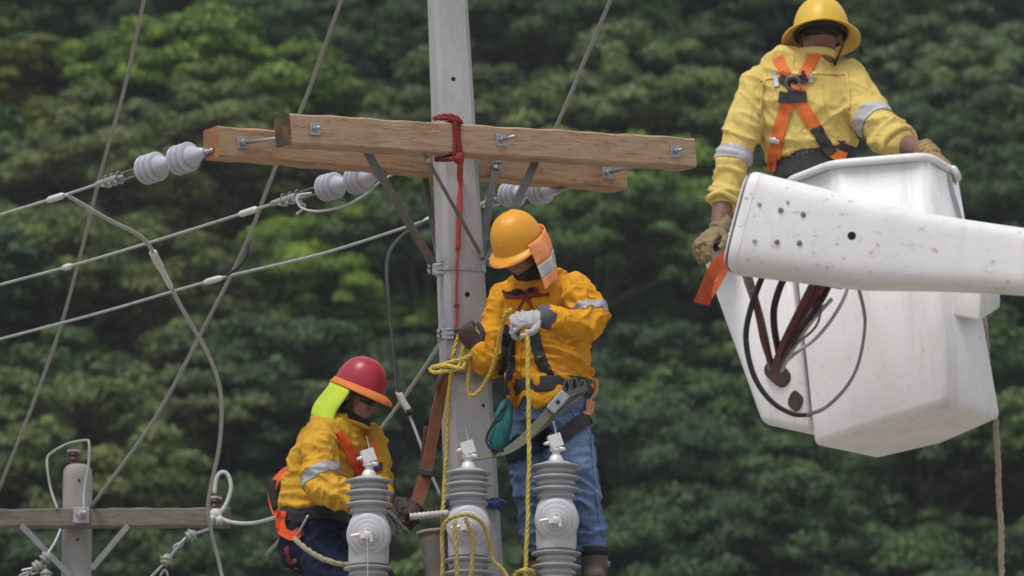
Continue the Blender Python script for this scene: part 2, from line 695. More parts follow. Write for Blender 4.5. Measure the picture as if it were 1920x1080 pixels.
KINDS = []
for k in range(7):
    me, C = make_crown(k, [12, 14, 11, 13, 15, 12, 13][k], [2.0, 2.3, 1.7, 2.1, 2.4, 1.9, 2.2][k], [.066, .055, .072, .06, .062, .05, .076][k], [150, 200, 130, 180, 165, 225, 115][k])
    KINDS.append((me, make_trunk(C, 2.9)))

TINTS = {
    'bright green': (0.145, 0.25, 0.038),
    'yellow green': (0.20, 0.245, 0.042),
    'olive green': (0.13, 0.18, 0.055),
    'pale grey green': (0.17, 0.24, 0.10),
    'mid green': (0.092, 0.16, 0.045),
    'dark green': (0.062, 0.112, 0.042),
}
ANCHORS = [
    (90, 60, 'in the top corner left of the overhead wires'), (100, 330, 'left of the white insulators'), (90, 560, 'behind the conductors at the left edge'),
    (70, 780, 'left of the far pole'), (330, 150, 'between the two left overhead wires'), (330, 420, 'below the leftmost insulator string'),
    (300, 680, 'beyond the looping jumper wire'), (320, 930, 'behind the far pole crossarm'), (520, 130, 'above the left ends of the crossarms'),
    (500, 480, 'between the two lower conductors'), (480, 800, 'left of the red helmet worker'), (720, 120, 'left of the concrete pole top'),
    (690, 520, 'behind the hanging black cable'), (760, 800, 'behind the brown climbing strap'), (1010, 110, 'right of the concrete pole top'),
    (1200, 90, 'beyond the slanting wire right of the pole'), (1330, 190, 'beside the bucket worker shoulder'), (1150, 400, 'below the right crossarm end'),
    (1240, 560, 'between the pole worker and the orange strap'), (1230, 820, 'right of the blue jeans'), (1400, 950, 'below left of the white bucket'),
    (1680, 950, 'directly beneath the white bucket'), (1860, 880, 'behind the rope hanging from the bucket'), (1790, 90, 'right of the yellow full brim helmet'),
    (1840, 300, 'above the boom at the right edge'), (1700, 650, 'hidden mostly by the white bucket'),
]
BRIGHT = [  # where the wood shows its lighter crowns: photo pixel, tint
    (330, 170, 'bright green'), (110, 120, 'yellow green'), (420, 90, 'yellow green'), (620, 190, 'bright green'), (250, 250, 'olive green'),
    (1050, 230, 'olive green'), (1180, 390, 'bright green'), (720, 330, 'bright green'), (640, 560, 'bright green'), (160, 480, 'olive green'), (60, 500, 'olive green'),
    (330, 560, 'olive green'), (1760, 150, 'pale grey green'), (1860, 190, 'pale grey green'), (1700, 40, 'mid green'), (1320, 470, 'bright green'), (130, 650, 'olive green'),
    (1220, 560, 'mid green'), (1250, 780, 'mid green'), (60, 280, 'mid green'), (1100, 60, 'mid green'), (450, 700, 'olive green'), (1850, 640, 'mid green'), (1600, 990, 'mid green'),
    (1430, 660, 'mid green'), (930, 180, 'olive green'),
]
spots = []
_rr = random.Random(11)
y = 116.0
row = 0
while y < 184:
    half = y * 960 / FP + 3.0
    sp = 3.1
    x = -half + (row % 2) * sp * .5
    while x < half:
        spots.append((x + _rr.uniform(-.9, .9), y + _rr.uniform(-1.2, 1.2)))
        x += sp * _rr.uniform(.85, 1.2)
    y += 3.5
    row += 1
trees = []
for (x, yy) in spots:
    z = hill_z(x, yy)
    sc = _rr.uniform(.82, 1.2)
    top = np.array([x, yy, z + (2.9 + 1.3) * sc])
    px, py = px_of(top)
    if py > 1290 or py < -260:
        continue
    trees.append([x, yy, z, sc, px, py, None])
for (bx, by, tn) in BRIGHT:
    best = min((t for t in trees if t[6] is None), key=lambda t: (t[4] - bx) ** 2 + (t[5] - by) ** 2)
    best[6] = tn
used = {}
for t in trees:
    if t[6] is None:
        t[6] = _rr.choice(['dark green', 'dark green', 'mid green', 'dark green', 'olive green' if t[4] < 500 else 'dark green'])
    px, py = t[4], t[5]
    if px < -60: place = 'just past the left edge of the picture'
    elif px > 1980: place = 'just past the right edge of the picture'
    elif py < -40: place = 'uphill at the top edge of the picture'
    elif py > 1110: place = 'downhill at the bottom edge of the picture'
    else: place = min(ANCHORS, key=lambda a: (a[0] - px) ** 2 + (a[1] - py) ** 2)[2]
    used.setdefault((t[6], place), []).append(t)
ORD = ['first', 'second', 'third', 'fourth', 'fifth', 'sixth', 'seventh', 'eighth', 'ninth', 'tenth', 'eleventh', 'twelfth']
for (tn, place), L in used.items():
    L.sort(key=lambda t: t[4])
    for i, t in enumerate(L):
        if len(L) == 1: s = ''
        elif len(L) == 2: s = ', the left one' if i == 0 else ', the right one'
        else: s = ', ' + ORD[i] + ' from the left' if i < 12 else ', farthest right'
        t.append(f'{tn} leafy tree {place}{s}')
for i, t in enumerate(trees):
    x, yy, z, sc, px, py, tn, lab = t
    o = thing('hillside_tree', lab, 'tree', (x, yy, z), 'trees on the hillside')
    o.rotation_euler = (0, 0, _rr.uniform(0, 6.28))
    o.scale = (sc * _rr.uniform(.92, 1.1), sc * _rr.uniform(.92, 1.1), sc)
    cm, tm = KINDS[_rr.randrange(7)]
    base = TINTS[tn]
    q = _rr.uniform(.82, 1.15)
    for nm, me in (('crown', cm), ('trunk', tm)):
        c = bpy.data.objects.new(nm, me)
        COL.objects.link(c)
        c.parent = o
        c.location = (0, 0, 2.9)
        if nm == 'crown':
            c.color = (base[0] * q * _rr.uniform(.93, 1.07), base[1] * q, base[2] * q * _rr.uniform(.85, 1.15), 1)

# undergrowth between the trunks
n = 60000
ux = RNG.uniform(-17, 17, n)
uy = RNG.uniform(112, 182, n)
uz = np.array([hill_z(a, b) for a, b in zip(ux[::1], uy[::1])]) + RNG.uniform(0, 1, n) ** 1.5 * 2.2
un = RNG.normal(size=(n, 3)) * .5 + np.array([0, -.2, 1])
un /= np.linalg.norm(un, axis=1)[:, None]
ume = leaf_mesh('undergrowth', np.stack([ux, uy, uz], 1), un, RNG.uniform(.12, .28, n), RNG.uniform(.1, .7, n))
uo = bpy.data.objects.new('undergrowth', ume)
COL.objects.link(uo)
uo.color = (.05, .085, .028, 1)
tag(uo, 'low dark green undergrowth covering the slope between trunks', 'undergrowth', kind='stuff')

# the wood goes on to both sides and up and down the slope
_taken = np.array([(t[0], t[1]) for t in trees])
wp, wr, ws = [], [], []
y = 97.0
while y < 205:
    x = -44.0 + _rr.uniform(0, 2)
    while x < 44:
        q = (x + _rr.uniform(-.9, .9), y + _rr.uniform(-1, 1))
        if np.min(np.hypot(_taken[:, 0] - q[0], _taken[:, 1] - q[1])) > 2.6 and not (116 <= y < 184 and abs(q[0]) < y * 960 / FP + 2.2 and -260 < px_of((q[0], q[1], hill_z(*q) + 4.2))[1] < 1290):
            k = _rr.uniform(.85, 1.2)
            wp.append((q[0], q[1], hill_z(*q) + 2.9 * k)); wr.append((0, 0, _rr.uniform(0, 6.28))); ws.append(k)
        x += 3.3 * _rr.uniform(.85, 1.2)
    y += 3.6
wm = bpy.data.meshes.new('woodland')
wm.from_pydata(wp, [], [])
wm.attributes.new('rot', 'FLOAT_VECTOR', 'POINT').data.foreach_set('vector', np.array(wr).ravel())
wm.attributes.new('scl', 'FLOAT', 'POINT').data.foreach_set('value', np.array(ws))
wo = bpy.data.objects.new('woodland', wm)
COL.objects.link(wo)
wo.color = (.085, .145, .044, 1)
tag(wo, 'leafy wood continuing on the slope around the picture', 'wood', kind='stuff')
gn = bpy.data.node_groups.new('woodland_trees', 'GeometryNodeTree')
gn.interface.new_socket('Geometry', in_out='INPUT', socket_type='NodeSocketGeometry')
gn.interface.new_socket('Geometry', in_out='OUTPUT', socket_type='NodeSocketGeometry')
gi, go = gn.nodes.new('NodeGroupInput'), gn.nodes.new('NodeGroupOutput')
ip = gn.nodes.new('GeometryNodeInstanceOnPoints')
oi_ = gn.nodes.new('GeometryNodeObjectInfo')
oi_.transform_space = 'ORIGINAL'
oi_.inputs['Object'].default_value = next(o for o in bpy.data.objects if o.name.startswith('crown') and o.data == KINDS[4][0])
ra_ = gn.nodes.new('GeometryNodeInputNamedAttribute'); ra_.data_type = 'FLOAT_VECTOR'; ra_.inputs['Name'].default_value = 'rot'
sa_ = gn.nodes.new('GeometryNodeInputNamedAttribute'); sa_.data_type = 'FLOAT'; sa_.inputs['Name'].default_value = 'scl'
gn.links.new(gi.outputs[0], ip.inputs['Points'])
gn.links.new(oi_.outputs['Geometry'], ip.inputs['Instance'])
gn.links.new(ra_.outputs['Attribute'], ip.inputs['Rotation'])
gn.links.new(sa_.outputs['Attribute'], ip.inputs['Scale'])
gn.links.new(ip.outputs[0], go.inputs[0])
wo.modifiers.new('trees', 'NODES').node_group = gn

# the air between here and the hillside
hz = bpy.data.materials.new('valley_haze')
hz.use_nodes = True
_n = hz.node_tree
_n.nodes.remove(_n.nodes['Principled BSDF'])
_pv = _n.nodes.new('ShaderNodeVolumePrincipled')
_pv.inputs['Color'].default_value = (.88, .93, 1, 1)
_pv.inputs['Density'].default_value = 0.00030
_n.links.new(_pv.outputs[0], _n.nodes['Material Output'].inputs['Volume'])
hv, hf = boxg((0, 420, 82), (1, 0, 0), (0, 1, 0), (0, 0, 1), 440, 540, 84)
ho_ = mk('haze', (hv, hf), hz, smooth=False)
tag(ho_, 'thin pale haze between the pole and the hillside', 'haze', kind='stuff')
# ------------------------------------------------------------------ materials for the line hardware
M_conc = mat('concrete', (0.43, 0.435, 0.45), 0.9, var=(2.2, (0.29, 0.295, 0.305), 0.8), var2=(16, (0.44, 0.43, 0.42), 0.6, (0.5, 0.72)), bump=(60, 0.35, 0.006), stretch=(1.3, 1.3, 0.6))
M_conc2 = mat('old_concrete', (0.33, 0.32, 0.31), 0.92, var=(5, (0.22, 0.215, 0.21), 0.8), bump=(60, 0.5, 0.006), stretch=(1, 1, 0.4))
M_galv = mat('galvanised_steel', (0.42, 0.43, 0.45), 0.45, var=(30, (0.28, 0.29, 0.31), 0.7), metallic=0.7)
M_darksteel = mat('weathered_steel', (0.15, 0.15, 0.155), 0.55, var=(20, (0.24, 0.23, 0.22), 0.6), metallic=0.5)
M_black = mat('black_rubber', (0.018, 0.018, 0.02), 0.5, var=(30, (0.035, 0.034, 0.035), 0.6))
M_alu = mat('aluminium_strand', (0.42, 0.42, 0.41), 0.55, var=(25, (0.29, 0.29, 0.28), 0.6), metallic=0.1)
M_cable = mat('grey_weathered_cable', (0.34, 0.34, 0.32), 0.6, var=(8, (0.26, 0.26, 0.245), 0.6), metallic=0.2)
M_white_wire = mat('light_wire', (0.55, 0.56, 0.55), 0.5, var=(9, (0.4, 0.4, 0.4), 0.7))
M_sleeve = mat('pale_sleeve', (0.68, 0.68, 0.66), 0.55, var=(30, (0.45, 0.44, 0.42), 0.6))
M_porc = mat('white_porcelain', (0.47, 0.485, 0.56), 0.22, var=(8, (0.38, 0.39, 0.46), 0.7), spec=0.5)
M_polymer = mat('grey_polymer', (0.52, 0.525, 0.55), 0.38, var=(5, (0.43, 0.435, 0.455), 0.7), bump=(90, 0.05, 0.002))
M_polydark = mat('grey_polymer_shed', (0.46, 0.47, 0.49), 0.38, var=(5, (0.38, 0.385, 0.40), 0.7))
M_terminal = mat('tinned_terminal', (0.74, 0.74, 0.74), 0.4, var=(24, (0.5, 0.5, 0.5), 0.5), metallic=0.2)
M_brownporc = mat('brown_porcelain', (0.06, 0.028, 0.025), 0.3, var=(9, (0.10, 0.05, 0.042), 0.5))
M_yrope = mat('yellow_rope', (0.66, 0.52, 0.10), 0.85, var=(40, (0.45, 0.33, 0.06), 0.8), bump=(220, 0.6, 0.003))
M_orope = mat('ochre_rope', (0.50, 0.38, 0.12), 0.85, var=(40, (0.34, 0.24, 0.07), 0.8), bump=(220, 0.6, 0.003))
M_jute = mat('natural_fibre_rope', (0.40, 0.35, 0.24), 0.95, var=(40, (0.26, 0.22, 0.15), 0.8), bump=(240, 0.7, 0.003))
M_redsling = mat('red_sling', (0.27, 0.03, 0.028), 0.85, var=(30, (0.15, 0.016, 0.016), 0.8), bump=(160, 0.4, 0.003))
M_redcord = mat('faded_red_cord', (0.48, 0.07, 0.065), 0.8, var=(20, (0.35, 0.04, 0.04), 0.7))
M_leather = mat('brown_leather_strap', (0.30, 0.12, 0.062), 0.65, var=(14, (0.2, 0.075, 0.04), 0.8), bump=(60, 0.25, 0.004))
M_canvas = mat('grey_canvas', (0.20, 0.175, 0.16), 0.95, var=(14, (0.13, 0.11, 0.1), 0.8), bump=(180, 0.4, 0.003))
M_canvasrim = mat('tan_canvas_rim', (0.33, 0.30, 0.21), 0.95, var=(30, (0.22, 0.2, 0.14), 0.7))
M_bluestrap = mat('blue_strap', (0.03, 0.07, 0.22), 0.7, var=(30, (0.02, 0.05, 0.16), 0.6))
M_teal = mat('teal_fabric', (0.012, 0.13, 0.14), 0.75, var=(14, (0.008, 0.08, 0.09), 0.7), bump=(50, 0.3, 0.01))

def wood_material(name, base, dark, pale):
    m = bpy.data.materials.new(name)
    m.use_nodes = True
    nt = m.node_tree
    b = nt.nodes['Principled BSDF']
    b.inputs['Roughness'].default_value = 0.8
    b.inputs['Specular IOR Level'].default_value = 0.25
    tc = nt.nodes.new('ShaderNodeTexCoord')
    at = nt.nodes.new('ShaderNodeAttribute')
    at.attribute_name = 'along'
    mp = nt.nodes.new('ShaderNodeMapping')
    nt.links.new(at.outputs['Vector'], mp.inputs['Vector'])
    mp.inputs['Scale'].default_value = (1.0, 9.0, 9.0)
    n1 = nt.nodes.new('ShaderNodeTexNoise')
    n1.inputs['Scale'].default_value = 5.0
    n1.inputs['Detail'].default_value = 8
    n1.inputs['Roughness'].default_value = 0.7
    n1.inputs['Distortion'].default_value = 0.6
    nt.links.new(mp.outputs[0], n1.inputs['Vector'])
    r1 = nt.nodes.new('ShaderNodeValToRGB')
    e = r1.color_ramp.elements
    e[0].position, e[0].color = 0.25, (*dark, 1)
    e[1].position, e[1].color = 0.78, (*pale, 1)
    k = r1.color_ramp.elements.new(0.48)
    k.color = (*base, 1)
    nt.links.new(n1.outputs['Fac'], r1.inputs['Fac'])
    # drying checks along the grain
    mp2 = nt.nodes.new('ShaderNodeMapping')
    mp2.inputs['Scale'].default_value = (0.35, 7.0, 7.0)
    nt.links.new(at.outputs['Vector'], mp2.inputs['Vector'])
    n2 = nt.nodes.new('ShaderNodeTexNoise')
    n2.inputs['Scale'].default_value = 7.0
    n2.inputs['Detail'].default_value = 3
    nt.links.new(mp2.outputs[0], n2.inputs['Vector'])
    r2 = nt.nodes.new('ShaderNodeValToRGB')
    f = r2.color_ramp.elements
    f[0].position, f[0].color = 0.488, (1, 1, 1, 1)
    f[1].position, f[1].color = 0.512, (1, 1, 1, 1)
    q = f.new(0.5)
    q.color = (0.22, 0.18, 0.16, 1)
    nt.links.new(n2.outputs['Fac'], r2.inputs['Fac'])
    # stains and knots
    n3 = nt.nodes.new('ShaderNodeTexNoise')
    n3.inputs['Scale'].default_value = 4.5
    n3.inputs['Detail'].default_value = 4
    mp3 = nt.nodes.new('ShaderNodeMapping')
    mp3.inputs['Scale'].default_value = (1.0, 3.0, 3.0)
    nt.links.new(at.outputs['Vector'], mp3.inputs['Vector'])
    nt.links.new(mp3.outputs[0], n3.inputs['Vector'])
    r3 = nt.nodes.new('ShaderNodeValToRGB')
    r3.color_ramp.elements[0].position = 0.60
    r3.color_ramp.elements[1].position = 0.70
    nt.links.new(n3.outputs['Fac'], r3.inputs['Fac'])
    mx = nt.nodes.new('ShaderNodeMixRGB')
    mx.blend_type = 'MULTIPLY'
    mx.inputs[0].default_value = 0.8
    nt.links.new(r1.outputs[0], mx.inputs[1])
    nt.links.new(r2.outputs[0], mx.inputs[2])
    mx2 = nt.nodes.new('ShaderNodeMixRGB')
    mx2.inputs[2].default_value = (*[c * 0.75 for c in dark], 1)
    mu = nt.nodes.new('ShaderNodeMath')
    mu.operation = 'MULTIPLY'
    mu.inputs[1].default_value = 0.55
    nt.links.new(r3.outputs[0], mu.inputs[0])
    nt.links.new(mu.outputs[0], mx2.inputs[0])
    nt.links.new(mx.outputs[0], mx2.inputs[1])
    nt.links.new(mx2.outputs[0], b.inputs['Base Color'])
    bp = nt.nodes.new('ShaderNodeBump')
    bp.inputs['Strength'].default_value = 0.35
    bp.inputs['Distance'].default_value = 0.004
    nt.links.new(n1.outputs['Fac'], bp.inputs['Height'])
    nt.links.new(bp.outputs[0], b.inputs['Normal'])
    return m

M_wood = wood_material('sawn_timber', (0.42, 0.285, 0.185), (0.25, 0.155, 0.095), (0.52, 0.375, 0.26))
M_wood2 = wood_material('sawn_timber_orange', (0.42, 0.265, 0.16), (0.25, 0.14, 0.08), (0.50, 0.34, 0.22))
M_oldwood = wood_material('grey_timber', (0.17, 0.155, 0.125), (0.11, 0.10, 0.085), (0.23, 0.215, 0.18))
M_endgrain_dark = mat('stained_end_grain', (0.20, 0.10, 0.05), 0.9, var=(9, (0.055, 0.045, 0.03), 1.0, (0.40, 0.58)), bump=(90, 0.4, 0.004))
M_endgrain = mat('orange_end_grain', (0.36, 0.17, 0.08), 0.9, var=(12, (0.24, 0.10, 0.045), 0.9), bump=(90, 0.4, 0.004))

def beam(name, L, R, hh, hw, m, parent, end_mat=None):
    """timber from L to R, half height hh, half width hw, with softly worn edges; carries grain coordinates"""
    L, R = A3(L), A3(R)
    t = unit(R - L)
    y_ = unit(np.cross([0, 0, 1.0], t))
    z_ = np.cross(t, y_)
    n = 40
    prof = []
    b = 0.008
    for sy, sz in ((-1, -1), (1, -1), (1, 1), (-1, 1)):
        c = (sy * (hw - b), sz * (hh - b))
        if (sy, sz) == (-1, -1): arr = [(sy * hw, c[1]), (c[0], sz * hh)]
        elif (sy, sz) == (1, -1): arr = [(c[0], sz * hh), (sy * hw, c[1])]
        elif (sy, sz) == (1, 1): arr = [(sy * hw, c[1]), (c[0], sz * hh)]
        else: arr = [(c[0], sz * hh), (sy * hw, c[1])]
        prof += arr
    k = len(prof)
    V, F, G = [], [], []
    ln = np.linalg.norm(R - L)
    for i in range(n + 1):
        s = i / n
        for a, c in prof:
            j = 0.0018 * math.sin(i * 1.7 + a * 90) + 0.0015 * math.sin(i * .61 + c * 70)
            V.append(L + t * ln * s + y_ * (a + j * np.sign(a)) + z_ * (c + j * np.sign(c)))
            G.append((s * ln, a, c))
    for i in range(n):
        for j in range(k):
            q = (j + 1) % k
            F.append([i * k + j, i * k + q, (i + 1) * k + q, (i + 1) * k + j])
    F.append(list(range(k))[::-1])
    F.append([n * k + j for j in range(k)])
    o = mk(name, (V, F), m, parent, smooth=True, sharp=30)
    at = o.data.attributes.new('along', 'FLOAT_VECTOR', 'POINT')
    at.data.foreach_set('vector', np.array(G).ravel() + np.array([L[0] * 3, L[1], L[2]] * len(G)))
    if end_mat:
        o.data.materials.append(end_mat)
        for p in o.data.polygons:
            if len(p.vertices) == k:
                p.material_index = 1
    return o, t, y_, z_

# ------------------------------------------------------------------ the concrete pole
ptop, pbot = w(839, 0), w(887, 1000)
paxis = unit(ptop - pbot)
def on_axis(z):
    return pbot + paxis * ((z - pbot[2]) / paxis[2])
PROT = math.radians(14)
pole_x = np.array([math.cos(PROT), math.sin(PROT), 0])
pole_y = np.array([-math.sin(PROT), math.cos(PROT), 0])
def pole_half(z):
    return 0.130 + (pbot[2] - z) * 0.0135
pole = thing('concrete_pole', 'tall tapering grey concrete pole with chamfered corners, carrying two timber crossarms', 'pole', on_axis(0.0))
V, F = [], []
zs = [-0.5, 0, 2, 4, 5, 6, 7, 8, 9, 10.2]
for z in zs:
    h = pole_half(z)
    c = h * 0.24
    for a, b in ((-h, -h + c), (-h + c, -h), (h - c, -h), (h, -h + c), (h, h - c), (h - c, h), (-h + c, h), (-h, h - c)):
        V.append(on_axis(z) + pole_x * a * .86 + pole_y * b * .86)
for i in range(len(zs) - 1):
    for j in range(8):
        k = (j + 1) % 8
        F.append([i * 8 + j, i * 8 + k, i * 8 + 8 + k, i * 8 + 8 + j])
F.append([(len(zs) - 1) * 8 + j for j in range(8)])
pole_shaft = mk('shaft', (V, F), M_conc, pole, smooth=False)
pole_bvh = bvh_of(np.array(V), F)
def pole_pt(px, py, off=0.004):
    h = ray_px(pole_bvh, px, py)
    if h is None:
        return w(px, py, -.15)
    return h[0] + h[1] * off
M_hole = mat('bore_dark', (0.01, 0.01, 0.01), 0.95)
for (px, py, r) in ((850, 148, .010), (876, 552, .012), (862, 382, .007), (906, 760, .007)):
    h = ray_px(pole_bvh, px, py)
    mk('bolt_hole', lathe([(-.01, r), (.0015, r), (.0025, r * .8)], h[0], h[1], 14), M_hole, pole)
def pole_ring(z, extra):
    h = (pole_half(z) + extra / .86)
    c = pole_half(z) * 0.24
    return [on_axis(z) + pole_x * a * .86 + pole_y * b * .86 for a, b in ((-h, -h + c), (-h + c, -h), (h - c, -h), (h, -h + c), (h, h - c), (h - c, h), (-h + c, h), (-h, h - c))]
def pole_band(name, z, hh, th, m, parent):
    V = [p + paxis * s for e in (0.001, th) for s in (-hh, hh) for p in pole_ring(z, e)]
    F = []
    for j in range(8):
        k = (j + 1) % 8
        a = lambda ring, i: ring * 8 + i
        F += [[a(2, j), a(2, k), a(3, k), a(3, j)], [a(0, j), a(1, j), a(1, k), a(0, k)], [a(1, j), a(3, j), a(3, k), a(1, k)], [a(0, j), a(0, k), a(2, k), a(2, j)]]
    return mk(name, (V, F), m, parent, smooth=False)
for (py, pxl, hh, lab, sub) in ((505, 834, .024, 'steel pole band just under the brace ends', 0), (628, 848, .022, 'steel pole band beside the yellow rope coil', 1)):
    z = w(860, py)[2]
    b = thing('pole_band', lab, 'clamp', on_axis(z), 'bands clamped round the concrete pole')
    pole_band('strap', z, hh, .006, M_galv, b)
    q = pole_pt(pxl - 4, py, .02)
    mk('lug', boxg(q, [1, 0, 0], [0, 1, 0], [0, 0, 1], .030, .014, .026), M_galv, b, smooth=False, bevel=(.004, 2))
    for dz in (-.011, .012):
        mk('bolt', tube([q + A3((-.05, -.004, dz)), q + A3((.075, -.016, dz + .012))], .0065, 8), M_darksteel, b)
        mk('nut', lathe([(0, .013), (.014, .013)], q + A3((-.05, -.004, dz)), (1, -.15, .1), 6), M_galv, b, smooth=False)

# ------------------------------------------------------------------ crossarms
FL, FR = w(530, 245, -.90), w(1289, 290, .57)
BL, BR = w(396, 268, -.60), w(1160, 331, .88)
def crossarm(name, label, L, R, m, end):
    t = thing(name, label, 'crossarm', (A3(L) + A3(R)) / 2, 'new timber crossarms')
    o, a, y_, z_ = beam('timber', L, R, .071, .062, m, t, end)
    return t, a, y_, z_
farm, fa, fy, fz = crossarm('timber_crossarm', 'new brown timber crossarm in front of the concrete pole, dark stained left end', FL, FR, M_wood, M_endgrain_dark)
barm, ba, by, bz = crossarm('timber_crossarm', 'new brown timber crossarm behind the concrete pole, insulators hang off it', BL, BR, M_wood2, M_endgrain)
def on_arm(L, R, px, front, y_, dz=0.0):
    """a point of an arm's face at photo column px"""
    lo, hi = 0.0, 1.0
    for _ in range(30):
        s = (lo + hi) / 2
        p = A3(L) * (1 - s) + A3(R) * s + y_ * front * .062
        if px_of(p)[0] < px: lo = s
        else: hi = s
    return p + A3([0, 0, dz])
def washer_bolt(parent, p, y_, t, z_, stick=.03, long=None):
    """square washer, nut and bolt end on an arm's near face; y_ points into the arm"""
    n = -y_
    mk('washer', boxg(p + n * .003, t, z_, n, .029, .029, .003), M_galv, parent, smooth=False, bevel=(.0015, 1))
    mk('nut', lathe([(0, .016), (.014, .016), (.016, .012)], p + n * .006, n, 6), M_galv, parent, smooth=False)
    if long is None:
        mk('bolt', tube([p, p + n * (.02 + stick)], .0085, 8), M_galv, parent)
    else:
        mk('bolt', tube([p, long], .010, 8), M_galv, parent)
washer_bolt(farm, on_arm(FL, FR, 590, -1, fy, .004), fy, fa, fz, .02)
washer_bolt(farm, on_arm(FL, FR, 939, -1, fy, .004), fy, fa, fz, .085)
washer_bolt(farm, on_arm(FL, FR, 1266, -1, fy, .0), fy, fa, fz, .03)
p_ = on_arm(BL, BR, 454, -1, by, .0)
washer_bolt(barm, p_, by, ba, bz, long=on_arm(FL, FR, 590, 1, fy, .004))
washer_bolt(barm, on_arm(BL, BR, 930, -1, by, .0), by, ba, bz, .04)
p_ = on_arm(BL, BR, 1137, -1, by, .0)
washer_bolt(barm, p_, by, ba, bz, long=on_arm(FL, FR, 1266, 1, fy, .0))
# flat steel braces
def brace(parent, a, b, side, wd=.036, th=.006):
    o = mk('brace', bar(a, b, side, wd, th), M_darksteel, parent, smooth=False, bevel=(.0015, 1))
    for q in (a, b):
        d = unit(A3(b) - A3(a))
        s = .03 if q is a else -.03
        n = unit(np.cross(d, unit(A3(side) - d * (A3(side) @ d))))
        if n[1] > 0: n = -n
        mk('brace_bolt', lathe([(0, .013), (.012, .013)], A3(q) + d * s + n * .004, n, 6), M_galv, o, smooth=False)
    return o
front_dir = np.array([.86, -.5, 0])
brace(farm, on_arm(FL, FR, 680, 1, fy, -.03), pole_pt(826, 512, .012), [1, .4, .3], .040)
brace(farm, on_arm(FL, FR, 796, -.2, fy, -.075), pole_pt(903, 488, .012), [1, .3, .3], .017)
brace(farm, on_arm(FL, FR, 1010, 1, fy, -.03), w(914, 498, -.10), [1, .4, .3], .040)
brace(barm, on_arm(BL, BR, 930, -1.1, by, .0), w(898, 500, .05), [1, .4, .3], .036)
brace(barm, on_arm(BL, BR, 795, 1.1, by, -.03), w(825, 505, .14), [1, .4, .3], .03)

# red sling over the front arm
sl = thing('red_sling', 'dark red sling looped over the front crossarm at the pole', 'sling', on_arm(FL, FR, 858, -1, fy))
p0 = on_arm(FL, FR, 856, -1, fy)
o_ = -fy
def arm_loop(c, ex, hs=.071, wd=.062):
    L = []
    for a, b in ((-1, -1), (-1, 1), (1, 1), (1, -1), (-1, -1)):
        L.append(c + fz * b * (hs + ex) + fy * (a * (wd + ex) + wd))
    return L
for k, (dx, r) in enumerate(((-.022, .007), (-.009, .0085), (.004, .008), (.016, .007))):
    c = p0 + fa * dx
    pts = arm_loop(c, .007 + .003 * (k % 2))
    P = []
    for i in range(4):
        for s in np.linspace(0, 1, 5, endpoint=False):
            P.append(pts[i] * (1 - s) + pts[i + 1] * s + fa * .006 * math.sin(i * 2 + s * 3 + k))
    P.append(P[0])
    mk('loop', rope_geo(cr(P, 2), r), M_redsling, sl)
q0 = p0 + fz * .095
mk('knot', join([rope_geo(cr([q0 + fa * -.09 + fy * .05, q0 + fa * -.05 + fz * .012 + fy * .02, q0 + o_ * .012, q0 + fa * .02 - fz * .03 + o_ * .02], 6), .012),
                 rope_geo(cr([q0 + fa * -.08 + fy * .03, q0 + fa * -.03 + fz * -.005 - fy * .0, q0 + fa * .01 + o_ * .02 - fz * .02], 6), .011)]), M_redsling, sl)
q1 = p0 - fz * .095
mk('bottom_knot', join([ball(q1 + o_ * .006, .026, .024, .03), rope_geo(cr([q1 + fa * -.09 + fy * .06, q1 + fa * -.04 - fz * .006, q1 + o_ * .02], 6), .012)]), M_redsling, sl)
cord_pts = [q1 + o_ * .02] + [pole_pt(*p, off=.014) for p in ((861, 330), (860, 400), (857, 470), (856, 500), (855, 560), (854, 625), (854, 640))]
tail = thing('hauling_line', 'faded red cord hanging down the concrete pole from the sling', 'cord', cord_pts[-1])
mk('webbing', tube(cr(cord_pts[:4], 8), np.linspace(.016, .011, 25), 8, rb=np.linspace(.009, .008, 25), side=(1, 0, 0)), M_redcord, tail)
mk('thin_cord', rope_geo(cr(cord_pts[3:], 8), .0065), M_redcord, tail)
mk('cord_knot', ball(pole_pt(855, 574, .012), .012, .01, .012), M_redsling, tail)

